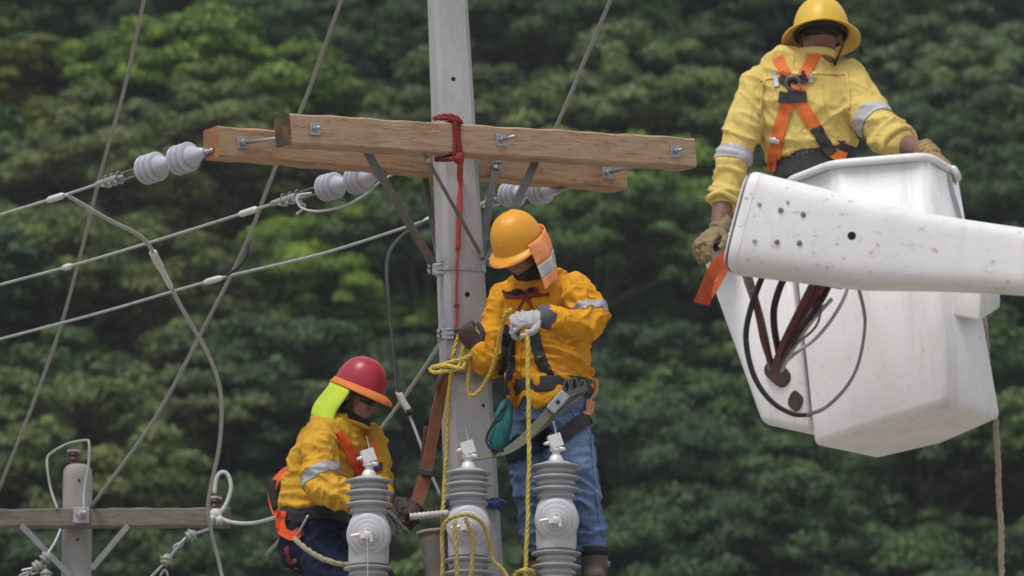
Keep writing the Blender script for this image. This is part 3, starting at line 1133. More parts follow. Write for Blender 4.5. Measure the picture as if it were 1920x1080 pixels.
# ------------------------------------------------------------------ dead-end insulator strings and conductors
WDIR = unit(np.array([-math.sin(math.radians(37)), math.cos(math.radians(37)), 0]))
def bell(base, axis, s=1.0):
    """strain insulator unit: cap cone at base, three round skirts towards the line end"""
    prof = [(0, .012), (.003, .020), (.02, .026), (.045, .034), (.066, .044), (.070, .048)]
    h = .070
    for k in range(3):
        prof += [(h + .001, .030), (h + .008, .031), (h + .011, .046), (h + .0135, .063), (h + .0175, .067), (h + .0215, .063), (h + .024, .046), (h + .027, .031)]
        h += .031
    prof += [(h + .004, .05), (h + .004, .02), (h + .0, .01)]
    prof = [(a * s * 1.32, b * s) for a, b in prof]
    h *= 1.32
    return lathe(prof, base, axis, 28), h * s
def string_of(label, start, end, big=1.0):
    """two-unit string from the arm to the clamp"""
    start, end = A3(start), A3(end)
    t = thing('strain_insulator_string', label, 'insulator', (start + end) / 2, 'dead-end insulator strings')
    d = unit(end - start)
    L = np.linalg.norm(end - start)
    gap = .022
    unit_len = .220 * big
    s0 = max(.035, (L - 2 * unit_len - gap) * .35)
    mk('eye_bolt', tube([start - d * .03, start + d * (s0 + .01)], .009, 8), M_galv, t)
    pos = start + d * s0
    for k in range(2):
        geo, h = bell(pos, d, big)
        o = mk('porcelain_unit', geo, M_porc, t)
        mk('pin', tube([pos - d * .025, pos + d * .01], .010, 8), M_galv, o)
        for q in (-1, 1):
            mk('clevis_plate', boxg(pos - d * .012, d, unit(np.cross(d, [0, 0, 1])), [0, 0, 1], .02, .003, .012), M_galv, o, smooth=False) if q == 1 else None
        pos = pos + d * (unit_len + gap)
    return t, d
def hardware(parent, a, b):
    """clevis, bail straps and bolted dead-end clamp between string and conductor"""
    a, b = A3(a), A3(b)
    d = unit(b - a)
    L = np.linalg.norm(b - a)
    s = unit(np.cross(d, [0, 0, 1]))
    u = np.cross(s, d)
    for k in (-1, 1):
        mk('bail', tube(cr([a + u * k * .012, a + d * L * .3 + u * k * .022 + s * k * .01, a + d * L * .55 + u * k * .012], 6), .0065, 6), M_darksteel, parent)
    mk('clamp_body', tube(cr([a + d * L * .42, a + d * L * .55, a + d * L * .8, b + d * .01], 5), [.012] * 4 + [.021] * 4 + [.019] * 4 + [.016] * 3 + [.009], 8, side=u), M_cable, parent)
    for k in range(3):
        c = a + d * L * (.5 + .14 * k)
        P = [c + s * .012 + u * -.024, c + s * .014 + u * .014, c + u * .030, c - s * .014 + u * .014, c - s * .012 + u * -.024]
        mk('u_bolt', tube(cr(P, 4), .005, 6), M_darksteel, parent)
        mk('keeper', boxg(c - u * .02, d, s, u, .012, .022, .005), M_galv, parent, smooth=False)
def line_pts(path, dy0, sx=1.327):
    """conductor: photo columns give x; it runs away from the arms at right angles to them"""
    P = []
    x0 = None
    for px, py in path:
        dy = dy0
        for _ in range(8):
            p = w(px, py, dy)
            if x0 is None: x0 = p[0]
            dy = dy0 + (x0 - p[0]) * sx
        P.append(w(px, py, dy))
    return P
def conductor(label, path, dy0, sleeves, r=.0078):
    P = line_pts(path, dy0)
    d = unit(P[-1] - P[-2])
    far = [P[-1] + d * k + np.array([0, 0, -.02 * k]) for k in (5, 14, 30)]
    C = cr(P + far, 6)
    t = thing('line_conductor', label, 'wire', P[0], 'conductors dead-ended on the crossarms')
    mk('strand', tube(C[:6 * len(P)], r, 8), M_alu, t)
    mk('far_strand', tube(C[6 * len(P) - 1:], r, 6), M_alu, t)
    for (xa, xb) in sleeves:
        Q = [p for p in cr(P, 24) if xa <= px_of(p)[0] <= xb]
        if len(Q) > 1:
            n_ = len(Q)
            mk('sleeve', tube(np.array(Q), [.010] + [.0165] * (n_ - 2) + [.010], 10), M_sleeve, t)
    return t, P
dy_l = -.60
s1, d1 = string_of('pair of white insulators at the left end of the rear crossarm', w(392, 283, dy_l), w(262, 322, dy_l + .43), 1.06)
hardware(s1, w(264, 321, dy_l + .43), w(182, 346, dy_l + .72))
c1, P1 = conductor('uppermost of the three conductors running off to the left edge', [(196, 341), (120, 366), (0, 403), (-160, 452)], dy_l + .66, [(86, 124)])
dy_m = .02
s2, d2 = string_of('pair of white insulators under the middle of the rear crossarm', w(716, 327, dy_m), w(603, 354, dy_m + .40), .98)
hardware(s2, w(606, 354, dy_m + .40), w(510, 382, dy_m + .74))
c2, P2 = conductor('middle one of the three conductors running off to the left edge', [(522, 379), (440, 405), (290, 452), (135, 498), (0, 534), (-160, 578)], dy_m + .70, [(446, 484), (112, 138)])
dy_r = .66
s3, d3 = string_of('pair of white insulators just above the orange helmet', w(1056, 355, dy_r), w(948, 366, dy_r + .36), .92)
hardware(s3, w(950, 366, dy_r + .36), w(905, 384, dy_r + .5))
c3, P3 = conductor('lowest of the three conductors, passing behind the concrete pole', [(925, 377), (810, 410), (610, 474), (400, 525), (200, 583), (0, 636), (-160, 678)], dy_r + .46, [(796, 822), (884, 906), (376, 424)])
# loose tails on the middle string and the lower conductor
lt = thing('loose_wire_tail', 'light wire tail curling under the middle insulator pair', 'wire', w(620, 395, .35))
mk('strand', tube(cr(wl([(556, 402, .5), (572, 386, .5), (556, 378, .48), (560, 366, .47), (585, 362, .46)][::-1]), 8), .006, 6), M_white_wire, lt)
mk('bend', tube(cr(wl([(580, 362, .47), (558, 372, .47), (566, 390, .46), (600, 396, .42), (650, 384, .35), (690, 362, .28), (712, 342, .2), (788, 296, .1)]), 8), .0062, 6), M_white_wire, lt)
bt = thing('black_wire_tail', 'short black wire tail curling up from the lowest conductor sleeve', 'wire', w(440, 505, 2.75))
mk('strand', tube(cr(wl([(424, 517, 2.77), (448, 500, 2.75), (462, 478, 2.75), (466, 456, 2.75)]), 8), .008, 6), M_black, bt)

# ------------------------------------------------------------------ overhead lines
def overhead(label, path, r=.0098):
    P = wl(path)
    d = unit(P[0] - P[1])
    P = [P[0] + d * 14, P[0] + d * 5] + P
    t = thing('overhead_wire', label, 'wire', P[-1], 'wires coming down to the far pole')
    mk('strand', tube(cr(P, 10), r, 7), M_cable, t)
    return t
overhead('leftmost overhead wire, curving down to the left edge', [(270, 0, 1.2), (232, 170, 2.1), (190, 320, 2.9), (150, 480, 3.7), (98, 660, 4.7), (0, 912, 6.0), (-70, 1060, 6.9)])
overhead('overhead wire dropping behind the crossarms to the far pole', [(640, 0, 1.2), (575, 180, 2.0), (515, 318, 2.6), (460, 460, 3.3), (390, 600, 4.0), (290, 785, 4.9), (170, 952, 5.85)])
overhead('overhead wire passing behind the concrete pole above the red helmet', [(1145, 0, 1.2), (1100, 105, 1.6), (1040, 243, 2.0), (925, 465, 2.8), (820, 652, 3.6), (705, 815, 4.4), (600, 930, 5.1), (500, 1040, 5.9)])
# jumper from the uppermost conductor
J = wl([(124, 365, .30), (200, 410, .5), (268, 447, .75), (300, 500, 1.05), (345, 585, 1.6), (392, 668, 2.3), (414, 740, 3.0), (412, 830, 3.8), (396, 910, 4.6), (390, 955, 5.3), (398, 1005, 5.6), (412, 1060, 5.7), (425, 1130, 5.7)])
jp = thing('jumper_wire', 'long looping light wire hanging from the uppermost conductor', 'wire', J[-1])
mk('strand', tube(cr(J, 12), .0105, 8), M_alu, jp)
Q = [p for p in cr(J, 30) if 472 <= px_of(p)[1] <= 540]
mk('sleeve', tube(np.array(Q), [.012] + [.020] * (len(Q) // 2) + [.015] * (len(Q) - len(Q) // 2 - 2) + [.012], 10), M_sleeve, jp)
# black cable left of the pole and the pale lead below it
bc = thing('black_cable', 'black insulated cable hanging in an arc left of the concrete pole', 'cable', w(740, 720, .2))
mk('cable', tube(cr(wl([(818, 410, 1.46), (790, 420, 1.3), (748, 448, .95), (726, 490, .65), (730, 580, .4), (738, 660, .22), (744, 742, .1)]), 10), .0095, 8), M_black, bc)
pl = thing('pale_lead', 'pale lead with a white sleeve below the black cable end', 'wire', w(790, 840, .08))
mk('strand', tube(cr(wl([(742, 736, .1), (756, 752, .1), (772, 790, .1), (790, 838, .08), (800, 870, .08), (826, 930, .08)]), 10), .0075, 7), M_white_wire, pl)
mk('sleeve', tube(cr(wl([(748, 738, .1), (755, 752, .1), (770, 776, .1)]), 5), .0165, 10), M_sleeve, pl)
mk('collar', tube(wl([(766, 768, .1), (771, 778, .1)]), .018, 10), M_black, pl)
# ------------------------------------------------------------------ far pole
FD = 6.0
fp = thing('far_pole', 'short weathered concrete pole with rounded top standing behind on the left', 'pole', A3(w(146, 1000, FD)) * np.array([1, 1, 0]))
ft = w(146, 872, FD)
bx = np.array([ft[0], ft[1], 0])
top_z = ft[2]
P = [bx + [0, 0, z] for z in (-.3, top_z - 4, top_z - .07, top_z - .03, top_z - .008, top_z)]
mk('shaft', tube(np.array(P), [.12, .10, .082, .079, .066, .05], 18), M_conc2, fp, sharp=60)
for (dx, dzp) in ((.012, 905), (.005, 1016)):
    c = w(146, dzp, FD)
    mk('bolt_hole', lathe([(0, .008), (.003, .008)], c + A3([dx, -.083, 0]), (0, -1, 0), 10), M_hole, fp)
oL, oR = w(-150, 974, FD - .15), w(432, 971, FD - .13)
oa = thing('weathered_crossarm', 'old grey timber crossarm bolted across the far pole', 'crossarm', (oL + oR) / 2)
beam('timber', oL, oR, .052, .045, M_oldwood, oa)
c = w(152, 966, FD - .20)
mk('washer', boxg(c, [1, 0, 0], [0, 0, 1], [0, 1, 0], .045, .045, .004), M_galv, oa, smooth=False, bevel=(.003, 1))
mk('nut', lathe([(0, .026), (.03, .026), (.034, .015)], c, (0.2, -1, 0), 6), M_galv, oa, smooth=False)
mk('bolt', tube([c, c + A3([.03, -.10, .0])], .013, 8), M_galv, oa)
mk('brace', bar(w(40, 985, FD - .20), w(132, 1080, FD - .10), [1, 0, 1], .032, .006), M_galv, oa, smooth=False)
mk('brace', bar(w(240, 985, FD - .20), w(172, 1066, FD - .10), [1, 0, -1], .032, .006), M_galv, oa, smooth=False)

def pin_insulator(label, base, axis, s=1.0):
    t = thing('pin_insulator', label, 'insulator', base, 'brown pin insulators of the far pole')
    mk('pin', tube([A3(base) - unit(axis) * .06, A3(base) + unit(axis) * .03], .011, 8), M_galv, t)
    mk('porcelain', lathe([(a * s, b * s) for a, b in [(0, .02), (.0, .05), (.012, .056), (.028, .04), (.036, .036), (.04, .048), (.052, .05), (.064, .036), (.072, .028), (.082, .034), (.094, .03), (.1, .015)]], base, axis, 20), M_brownporc, t)
    mk('tie_wire', tube(cr([A3(base) + A3([.035 * math.cos(k), .035 * math.sin(k), .076 * s]) for k in np.linspace(0, 6.5, 12)], 3), .005, 6), M_white_wire, t)
    return t
pin_insulator('brown porcelain insulator on top of the far pole', w(138, 866, FD), (0, 0, 1), .78)
pin_insulator('brown porcelain insulator at the right end of the far crossarm', w(404, 954, FD - .13), (0, 0, 1), .78)

def wire(name, label, pts, r, m, group=None, k=10, cat='wire'):
    P = cr(wl(pts), k)
    t = mk(name, tube(P, r, 7), m)
    return tag(t, label, cat, group)
wire('bent_jumper', 'pale bent wire hooked over the far pole top and down its right side', [(100, 846, FD - .05), (128, 832, FD - .05), (160, 826, FD - .08), (167, 832, FD - .1), (166, 870, FD - .12), (158, 920, FD - .15), (157, 960, FD - .22)], .0078, M_cable)
wire('sagging_jumper', 'grey wire drooping from the far pole top down its left side', [(104, 845, FD - .05), (90, 856, FD - .05), (89, 880, FD - .08), (96, 920, FD - .1), (108, 955, FD - .2)], .0075, M_cable)
wire('wire_loop', 'white wire loop standing on the right end of the far crossarm', [(410, 965, FD - .2), (424, 945, FD - .2), (433, 915, FD - .2), (427, 890, FD - .2), (414, 886, FD - .2), (405, 900, FD - .2), (402, 925, FD - .2)], .0115, M_white_wire)
wire('white_lead', 'white wire sagging from the far crossarm to behind the red helmet worker', [(404, 966, FD - .2), (430, 978, FD - .3), (470, 981, FD - .8), (520, 968, FD - 1.5), (570, 940, FD - 2.2)], .010, M_white_wire)
kn = thing('wire_clamp', 'pale knotted wire clamp on the right end of the far crossarm', 'clamp', w(405, 968, FD - .25))
mk('body', join([ball(w(404, 964, FD - .22), .034, .03, .032), ball(w(412, 975, FD - .24), .024), ball(w(398, 972, FD - .24), .020)]), M_white_wire, kn)
for k in range(3):
    mk('bolt', tube(wl([(396 + 8 * k, 958, FD - .22), (399 + 8 * k, 984, FD - .26)]), .007, 6), M_galv, kn)

def hanging_string(label, path, units, s=.7):
    P = cr(wl(path), 10)
    t = thing('hanging_insulator', label, 'insulator', P[-1], 'small hanging strings of the far pole')
    mk('link', tube(P, .008, 6), M_galv, t)
    for (px, py, dx, dyy) in units:
        c = w(px, py, FD - .3)
        ax = unit(w(px + dx, py + dyy, FD - .3) - c)
        mk('unit', lathe([(a * s, b * s) for a, b in [(-.05, .014), (-.03, .03), (-.02, .05), (-.005, .052), (0, .035), (.012, .05), (.026, .048), (.03, .02), (.05, .014)]], c, ax, 14), M_cable, t)
        mk('shackle', tube(cr([c + ax * .05, c + ax * .09 + A3([.02, 0, 0]), c + ax * .12, c + ax * .09 - A3([.02, 0, 0]), c + ax * .05], 4), .006, 6), M_galv, t)
    return t
hanging_string('small grey string hanging left of the far pole', [(114, 992, FD - .2), (104, 1015, FD - .25), (88, 1040, FD - .3), (70, 1062, FD - .3), (40, 1070, FD - .3)], [(86, 1046, -10, 12), (70, 1062, -12, 8)])
hanging_string('small grey string hanging right of the far pole', [(392, 992, FD - .2), (360, 1003, FD - .25), (345, 1012, FD - .3), (312, 1052, FD - .3), (280, 1085, FD - .3)], [(358, 1004, -10, 8), (312, 1050, -2, 14)])
hanging_string('pale shackle string at the bottom edge beside the far pole', [(84, 1060, FD - .25), (88, 1085, FD - .25)], [(86, 1078, 0, 10)])

# ------------------------------------------------------------------ recloser bushings
BD = -.64
SCB = FP / (float((w(880, 980, BD) - CAM) @ FWD))
def bushing(label, px, off):
    """vertical grey polymer bushing with sheds, front boss facing the viewer and tinned top terminal"""
    def zz(py): return w(px, py + off, BD)[2]
    base = w(px, 1130 + off, BD)
    t = thing('recloser_bushing', label, 'bushing', base, 'grey recloser bushings at the bottom edge')
    b = base.copy()
    def H(py): return zz(py) - b[2]
    def shed(prof, py, r, core, drop=7):
        prof += [(H(py + drop), core), (H(py + drop - 1), core + .012), (H(py + 2.2), r - .006), (H(py + 1.6), r), (H(py - .2), r), (H(py - 1.0), r - .006), (H(py - drop * .55), core + .012), (H(py - drop * .75), core)]
    body = [(H(1046), .07), (H(1044), .088), (H(1036), .0925), (H(970), .0925), (H(962), .088), (H(957), .080), (H(954), .078)]
    mk('body', lathe(body, b, (0, 0, 1), 32), M_polymer, t, sharp=50)
    up = [(H(956), .077)]
    for py, r in ((944, .088), (931, .108), (920, .088), (909, .108), (898, .088), (887, .110)):
        shed(up, py, r, .074, 5)
    up += [(H(880), .060), (H(879), .0)]
    mk('upper_sheds', lathe(up, b, (0, 0, 1), 36), M_polydark, t, sharp=60)
    lo = [(H(1128), .074)]
    for py, r in ((1112, .09), (1100, .112), (1087, .092), (1075, .114), (1062, .092), (1051, .114)):
        shed(lo, py, r, .076, 5)
    lo += [(H(1044), .072)]
    mk('lower_sheds', lathe(lo, b, (0, 0, 1), 36), M_polydark, t, sharp=60)
    # front boss
    fc = w(px + 2, 988 + off, BD)
    ax = unit([-.05, -1, -.16])
    boss = mk('front_boss', lathe([(0, .100), (.085, .100), (.098, .097), (.106, .088), (.108, .074), (.118, .070), (.122, .060), (.124, .050), (.136, .046), (.139, .034), (.150, .030)], fc, ax, 36), M_polymer, t, sharp=45)
    tp = fc + ax * .150
    mk('boss_terminal', join([lathe([(-.01, .018), (.03, .018), (.034, .012)], tp, ax, 12), boxg(tp + ax * .016 + A3([-.015, 0, .006]), [.96, 0, .26], [-.26, 0, .96], ax, .018, .018, .016),
                              tube([tp + ax * .02 + A3([-.03, 0, .004]), tp + ax * .02 + A3([-.072, 0, -.004])], .008, 8), tube([tp + ax * .02 + A3([.012, 0, .02]), tp + ax * .02 + A3([.02, 0, -.03])], .009, 8)]), M_terminal, boss, sharp=40)
    # top terminal
    tb = b + A3([0, 0, H(880)])
    stud = mk('top_terminal', join([lathe([(0, .036), (.012, .034), (.03, .026), (.034, .019), (.05, .019), (.052, .028), (.064, .028), (.066, .018), (.085, .018)], tb, (0, 0, 1), 20),
                                    boxg(tb + A3([-.004, 0, .098]), [.94, .1, .32], [-.1, 1, 0], unit(np.cross([.94, .1, .32], [-.1, 1, 0])), .030, .026, .030)]), M_terminal, t, sharp=40)
    mk('clamp_bolt', tube([tb + A3([-.02, -.01, .092]), tb + A3([-.056, -.014, .082])], [.012, .006], 8), M_terminal, stud)
    mk('clamp_bolt', tube([tb + A3([.015, -.02, .062]), tb + A3([.04, -.03, .055])], .009, 8), M_terminal, stud)
    mk('wire_whisker', tube(cr([tb + A3([.0, 0, .12]), tb + A3([-.004, 0, .155]), tb + A3([-.014, 0, .19])], 5), [.004] * 6 + [.0025] * 5, 5), M_alu, stud)
    return t, tp
bu1, tp1 = bushing('leftmost grey ribbed bushing, in front of the red helmet worker', 691, 15)
bu2, tp2 = bushing('middle grey ribbed bushing, in front of the concrete pole, rope over it', 878, 0)
bu3, tp3 = bushing('rightmost grey ribbed bushing, in front of the blue jeans', 1043, -13)
# what carries them, just under the picture
fr = thing('mounting_frame', 'steel mounting frame under the bushings at the bottom edge', 'frame', w(880, 1150, -.4))
zb = w(880, 1130, BD)[2] - .03
for dy in (BD - .09, BD + .09):
    a, b = w(600, 1150, dy), w(1180, 1150, dy)
    a[2] = b[2] = zb - .02
    mk('channel', bar(a, b, [0, 0, 1], .10, .05), M_galv, fr, smooth=False, bevel=(.004, 1))
for px in (691, 878, 1043):
    c = w(px, 1140, BD); c[2] = zb - .005 + .03
    c[2] = zb + .015 - (0.035 if px == 691 else (.0 if px == 878 else -.03))
    mk('pedestal', lathe([(-.04, .10), (.01 , .10), (.014, .08)], c, (0, 0, 1), 20), M_galv, fr, sharp=40)
for px in (820, 950):
    a, b = w(px, 1150, BD - .12), w(px, 1150, .15)
    a[2] = b[2] = zb - .10
    mk('bracket_arm', bar(a, b, [0, 0, 1], .08, .05), M_galv, fr, smooth=False, bevel=(.004, 1))
stp = thing('foot_plank', 'plank the worker in blue jeans stands on, below the picture', 'plank', w(1050, 1100, -.3))
a, b = w(930, 1098, -.34), w(1190, 1098, -.34)
a[2] = b[2] = min(a[2], b[2]) - .025
mk('board', bar(a, b, [0, 1, 0], .30, .04), M_oldwood, stp, smooth=False, bevel=(.005, 1))
mk('cleat', bar(a + A3([.08, .13, -.05]), b + A3([-.08, .13, -.05]), [0, 0, 1], .06, .04), M_galv, stp, smooth=False)

# ------------------------------------------------------------------ ropes, strap, bag
def rope_thing(name, label, parts, m, r, cat='rope', group=None):
    P0 = wl(parts[0])
    t = thing(name, label, cat, P0[-1], group)
    for q in parts:
        mk('rope', rope_geo(cr(wl(q), 10), r, pitch=r * 9, n=6, step=r * 1.1), m, t)
    return t
rope_thing('yellow_rope', 'yellow rope bunched in loops on the pole and hanging down its left edge', [
    [(958, 580, -.66), (946, 592, -.62), (936, 640, -.52), (922, 690, -.45), (907, 722, -.4), (890, 741, -.38), (878, 732, -.36), (880, 690, -.37), (888, 640, -.40), (882, 621, -.40), (868, 618, -.38), (855, 645, -.36), (848, 690, -.33), (841, 740, -.28), (838, 820, -.24), (834, 900, -.24), (830, 960, -.26), (830, 1020, -.30), (826, 1100, -.32)],
    [(905, 640, -.44), (900, 652, -.46), (870, 672, -.42), (828, 683, -.37), (806, 691, -.36), (818, 698, -.38), (858, 690, -.40), (866, 662, -.42), (872, 632, -.44), (884, 618, -.44), (900, 630, -.44), (905, 642, -.44)],
    [(812, 688, -.37), (840, 686, -.4), (868, 690, -.42), (872, 665, -.41), (878, 640, -.42)],
], M_yrope, .0100)
rope_thing('yellow_handline', 'straight yellow rope falling from the grey glove past the jeans', [
    [(986, 618, -.70), (989, 640, -.70), (990, 720, -.69), (992, 850, -.66), (989, 980, -.66), (986, 1066, -.66), (985, 1110, -.66)],
    [(968, 1074, -.66), (985, 1068, -.70), (1002, 1074, -.66), (990, 1086, -.62), (970, 1084, -.64), (966, 1076, -.66)]], M_yrope, .0105)
rope_thing('ochre_rope', 'ochre rope draped in loops over the middle bushing terminal', [
    [(828, 1100, -.80), (830, 1040, -.82), (829, 1000, -.83), (838, 976, -.86), (858, 967, -.88), (885, 968, -.88), (906, 984, -.84), (918, 1020, -.80), (924, 1050, -.78), (944, 1070, -.78), (962, 1100, -.78)],
    [(854, 976, -.88), (852, 990, -.88), (856, 1040, -.87), (858, 1100, -.85)],
    [(872, 972, -.88), (884, 1000, -.86), (886, 1040, -.84), (880, 1100, -.82)]], M_orope, .0100)
st = tag(mk('marker_string', tube(cr([tp1 + A3([0, -.03, -.01]), tp1 + A3([.003, -.032, -.1]), tp1 + A3([.004, -.03, -.3])], 6), .0028, 5), mat('pink_string', (.62, .40, .42), .8)), 'thin pink string hanging from the leftmost bushing terminal', 'string')
# bucket rope
rope_thing('hand_line', 'natural fibre rope hanging down the right side of the white bucket', [[(1845, 596, -3.95), (1850, 660, -3.98), (1860, 740, -4.02), (1868, 800, -4.02), (1872, 900, -4.0), (1877, 1000, -4.0), (1879, 1120, -4.0)]], M_jute, .0125)

# climbing strap of the red helmet worker, round the pole
cs = thing('climbing_strap', 'brown leather climbing strap slanting from the pole to a dark glove', 'strap', w(790, 930, -.1))
z_s = w(870, 694)[2]
ring = pole_ring(z_s, .012)
path = [ring[5], ring[4] , ring[3], ring[2], ring[1], ring[0]]
P = cr(path, 5)
N = np.array([unit((p - on_axis(z_s)) * np.array([1, 1, 0])) for p in P])
mk('pole_wrap', ribbon(P + np.array([0, 0, 1]) * np.linspace(-.05, .01, len(P))[:, None], N, .06, .006), M_leather, cs, smooth=False)
P = cr(wl([(836, 694, -.12), (828, 730, -.14), (814, 800, -.16), (802, 868, -.18), (794, 905, -.2), (780, 946, -.22)]), 8)
N = np.array([unit([.35 + .4 * math.sin(i * .08), -1, .1]) for i in range(len(P))])
mk('strap', ribbon(P, N, np.concatenate([np.linspace(.035, .058, 12), np.ones(len(P) - 12) * .062]), .007), M_leather, cs, sharp=40)
mk('keeper', boxg(w(798, 886, -.205), unit([.95, -.3, -.2]), [0, 1, .1], [.15, 0, 1], .040, .016, .017), M_black, cs, smooth=False, bevel=(.005, 2))
mk('top_loop', tube(cr(wl([(842, 684, -.16), (832, 700, -.18), (824, 716, -.18), (820, 728, -.17)]), 5), .017, 8), mat('dark_strap_loop', (.12, .05, .04), .7), cs)
mk('tail', ribbon(cr(wl([(800, 800, -.12), (792, 870, -.12), (786, 900, -.14), (778, 930, -.16)]), 6), np.array([[.4, -1, .1]] * 19) / 1.08, .03, .005), mat('dark_strap_tail', (.09, .05, .045), .8), cs)
# canvas bag
cb = thing('canvas_bag', 'open tapered grey canvas tool bag left of the middle bushing', 'bag', w(822, 1120, -.42))
ax = unit(w(826, 1130, -.42) - w(812, 996, -.42))
b0 = w(812, 998, -.42)
mk('body', lathe([(0, .066), (.05, .063), (.12, .056), (.24, .05), (.34, .048), (.345, .0)], b0, ax, 22), M_canvas, cb)
mk('rim', tube([b0 + .069 * (A3([math.cos(t), math.sin(t) * .97, math.sin(t) * .0]) + ax * 0 + A3([0, 0, -ax[0] / ax[2] * math.cos(t) * 1.0])) for t in np.linspace(0, 2 * math.pi, 26)], .009, 8), M_canvasrim, cb)
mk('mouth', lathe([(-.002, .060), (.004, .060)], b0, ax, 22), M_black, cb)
# blue strap and clamp on the pole
bs = thing('blue_strap', 'dark blue strap tied round the concrete pole beside the middle bushing', 'strap', on_axis(w(880, 946)[2]))
pole_band('band', w(880, 946)[2], .015, .014, M_bluestrap, bs)
h = pole_pt(926, 948, .02)
mk('knot', join([ball(h, .032, .02, .02), ball(h + A3([.03, 0, .012]), .022, .016, .016), tube(cr([h + A3([-.08, -.01, -.012]), h + A3([-.03, -.016, .004]), h, h + A3([.03, 0, -.02])], 5), .011, 7)]), M_bluestrap, bs)
lc = thing('line_clamp', 'pale grooved metal clamp beside the dark glove at the pole', 'clamp', w(810, 965, -.3))
q = wl([(768, 969, -.3), (842, 962, -.3)])
d = q[1] - q[0]
prof = []
for k in range(9):
    prof += [(k * .02 + .002, .017), (k * .02 + .012, .017), (k * .02 + .014, .014), (k * .02 + .019, .014)]
mk('sleeve', lathe(prof, q[0], d, 14), M_sleeve, lc, sharp=40)
mk('stem', tube([q[0], q[1] + unit(d) * .1], .009, 8), M_galv, lc)

# ------------------------------------------------------------------ bucket, boom and hoses
M_gel = mat('white_gelcoat', (0.84, 0.835, 0.845), 0.38, var=(1.6, (0.75, 0.745, 0.755), 0.8), var2=(13, (0.42, 0.39, 0.37), 0.6, (0.62, 0.78)), bump=(5, 0.05, 0.02), spec=0.45)
M_gel2 = mat('boom_white', (0.83, 0.825, 0.845), 0.42, var=(2.2, (0.70, 0.69, 0.70), 0.8), var2=(34, (0.34, 0.30, 0.28), 0.8, (0.60, 0.70)), bump=(26, 0.08, 0.01), spec=0.4, stretch=(.6, 1, 1))
def grime(m, scale, stretch, col, amt, lo, hi):
    nt = m.node_tree
    b = nt.nodes['Principled BSDF']
    old = b.inputs['Base Color'].links[0].from_socket
    tc = nt.nodes.new('ShaderNodeTexCoord')
    mp = nt.nodes.new('ShaderNodeMapping')
    mp.inputs['Scale'].default_value = stretch
    nt.links.new(tc.outputs['Object'], mp.inputs['Vector'])
    n = nt.nodes.new('ShaderNodeTexNoise')
    n.inputs['Scale'].default_value = scale
    n.inputs['Detail'].default_value = 8
    n.inputs['Roughness'].default_value = 0.7
    nt.links.new(mp.outputs[0], n.inputs['Vector'])
    r = nt.nodes.new('ShaderNodeMapRange')
    r.inputs['From Min'].default_value = lo
    r.inputs['From Max'].default_value = hi
    r.inputs['To Max'].default_value = amt
    nt.links.new(n.outputs['Fac'], r.inputs['Value'])
    mx = nt.nodes.new('ShaderNodeMixRGB')
    mx.inputs[2].default_value = (*col, 1)
    nt.links.new(r.outputs[0], mx.inputs[0])
    nt.links.new(old, mx.inputs[1])
    nt.links.new(mx.outputs[0], b.inputs['Base Color'])
grime(M_gel, 7, (1, 1, .12), (.40, .37, .34), .6, .52, .8)
grime(M_gel, 60, (1, 1, 1), (.25, .22, .2), .65, .64, .75)
grime(M_gel2, 9, (1, 1, .2), (.46, .42, .39), .4, .52, .8)
grime(M_gel2, 75, (1, 1, 1), (.2, .17, .16), .7, .64, .74)
grime(M_gel, 26, (1, .4, 1), (.45, .42, .39), .6, .60, .72)
grime(M_conc, 2.2, (2.4, 2.4, .5), (.22, .215, .21), .5, .5, .8)
def mkhull(name, geo, m, parent, bw, seg=4):
    o = mk(name, geo, m, parent, smooth=True, bevel=(bw, seg))
    o.modifiers['bevel'].harden_normals = False
    o.modifiers['bevel'].limit_method = 'ANGLE'
    o.modifiers['bevel'].angle_limit = math.radians(14)
    return o
bk = thing('aerial_bucket', 'white fibreglass aerial work bucket seen from below, angular sides and rounded foot', 'bucket', w(1690, 850, -4.0))
# right lobe: rim corners c d e f, back g h; floor corners
rim = [(1478, 340, -4.22), (1560, 308, -4.46), (1738, 293, -4.50), (1796, 327, -4.18), (1765, 352, -3.45), (1480, 402, -3.30)]
flo = [(1524, 838, -4.14), (1696, 782, -4.38), (1780, 757, -4.40), (1880, 786, -4.10), (1770, 830, -3.66), (1640, 862, -3.62)]
mid = []
for (a, b) in zip(rim, flo):
    mid.append(A3(w(*a)) * .18 + A3(w(*b)) * .82)
R_, B_ = np.array(wl(rim)), np.array(wl(flo))
cR = R_.mean(0)
n = 6
V = np.vstack([R_, B_])
F = [[j, (j + 1) % n, n + (j + 1) % n, n + j] for j in range(n)] + [[n + j for j in range(n)][::-1]]
def shell(name, geo, m, parent, bw, th):
    o = mk(name, geo, m, parent, smooth=True, bevel=(bw, 6))
    o.modifiers['bevel'].angle_limit = math.radians(10)
    q = o.modifiers.new('solid', 'SOLIDIFY')
    q.thickness = th
    q.offset = -1
    return o
shell('main_shell', (V, F), M_gel, bk, .034, .022)
# rolled lip round the rim
lip = [p + (p - cR) * .012 * np.array([1, 1, 0]) + np.array([0, 0, .0]) for p in R_]
lipc = []
for j in range(n):
    a, b = lip[j], lip[(j + 1) % n]
    for s in np.linspace(0, 1, 9, endpoint=False):
        lipc.append(a * (1 - s) + b * s)
lipc = np.array(lipc)
for _ in range(2):
    lipc = (np.roll(lipc, 1, 0) + 2 * lipc + np.roll(lipc, -1, 0)) / 4
lipc = np.vstack([lipc, lipc[:2]])
mk('rim_lip', tube(lipc, .017, 10, rb=.013, caps=False), M_gel, bk)
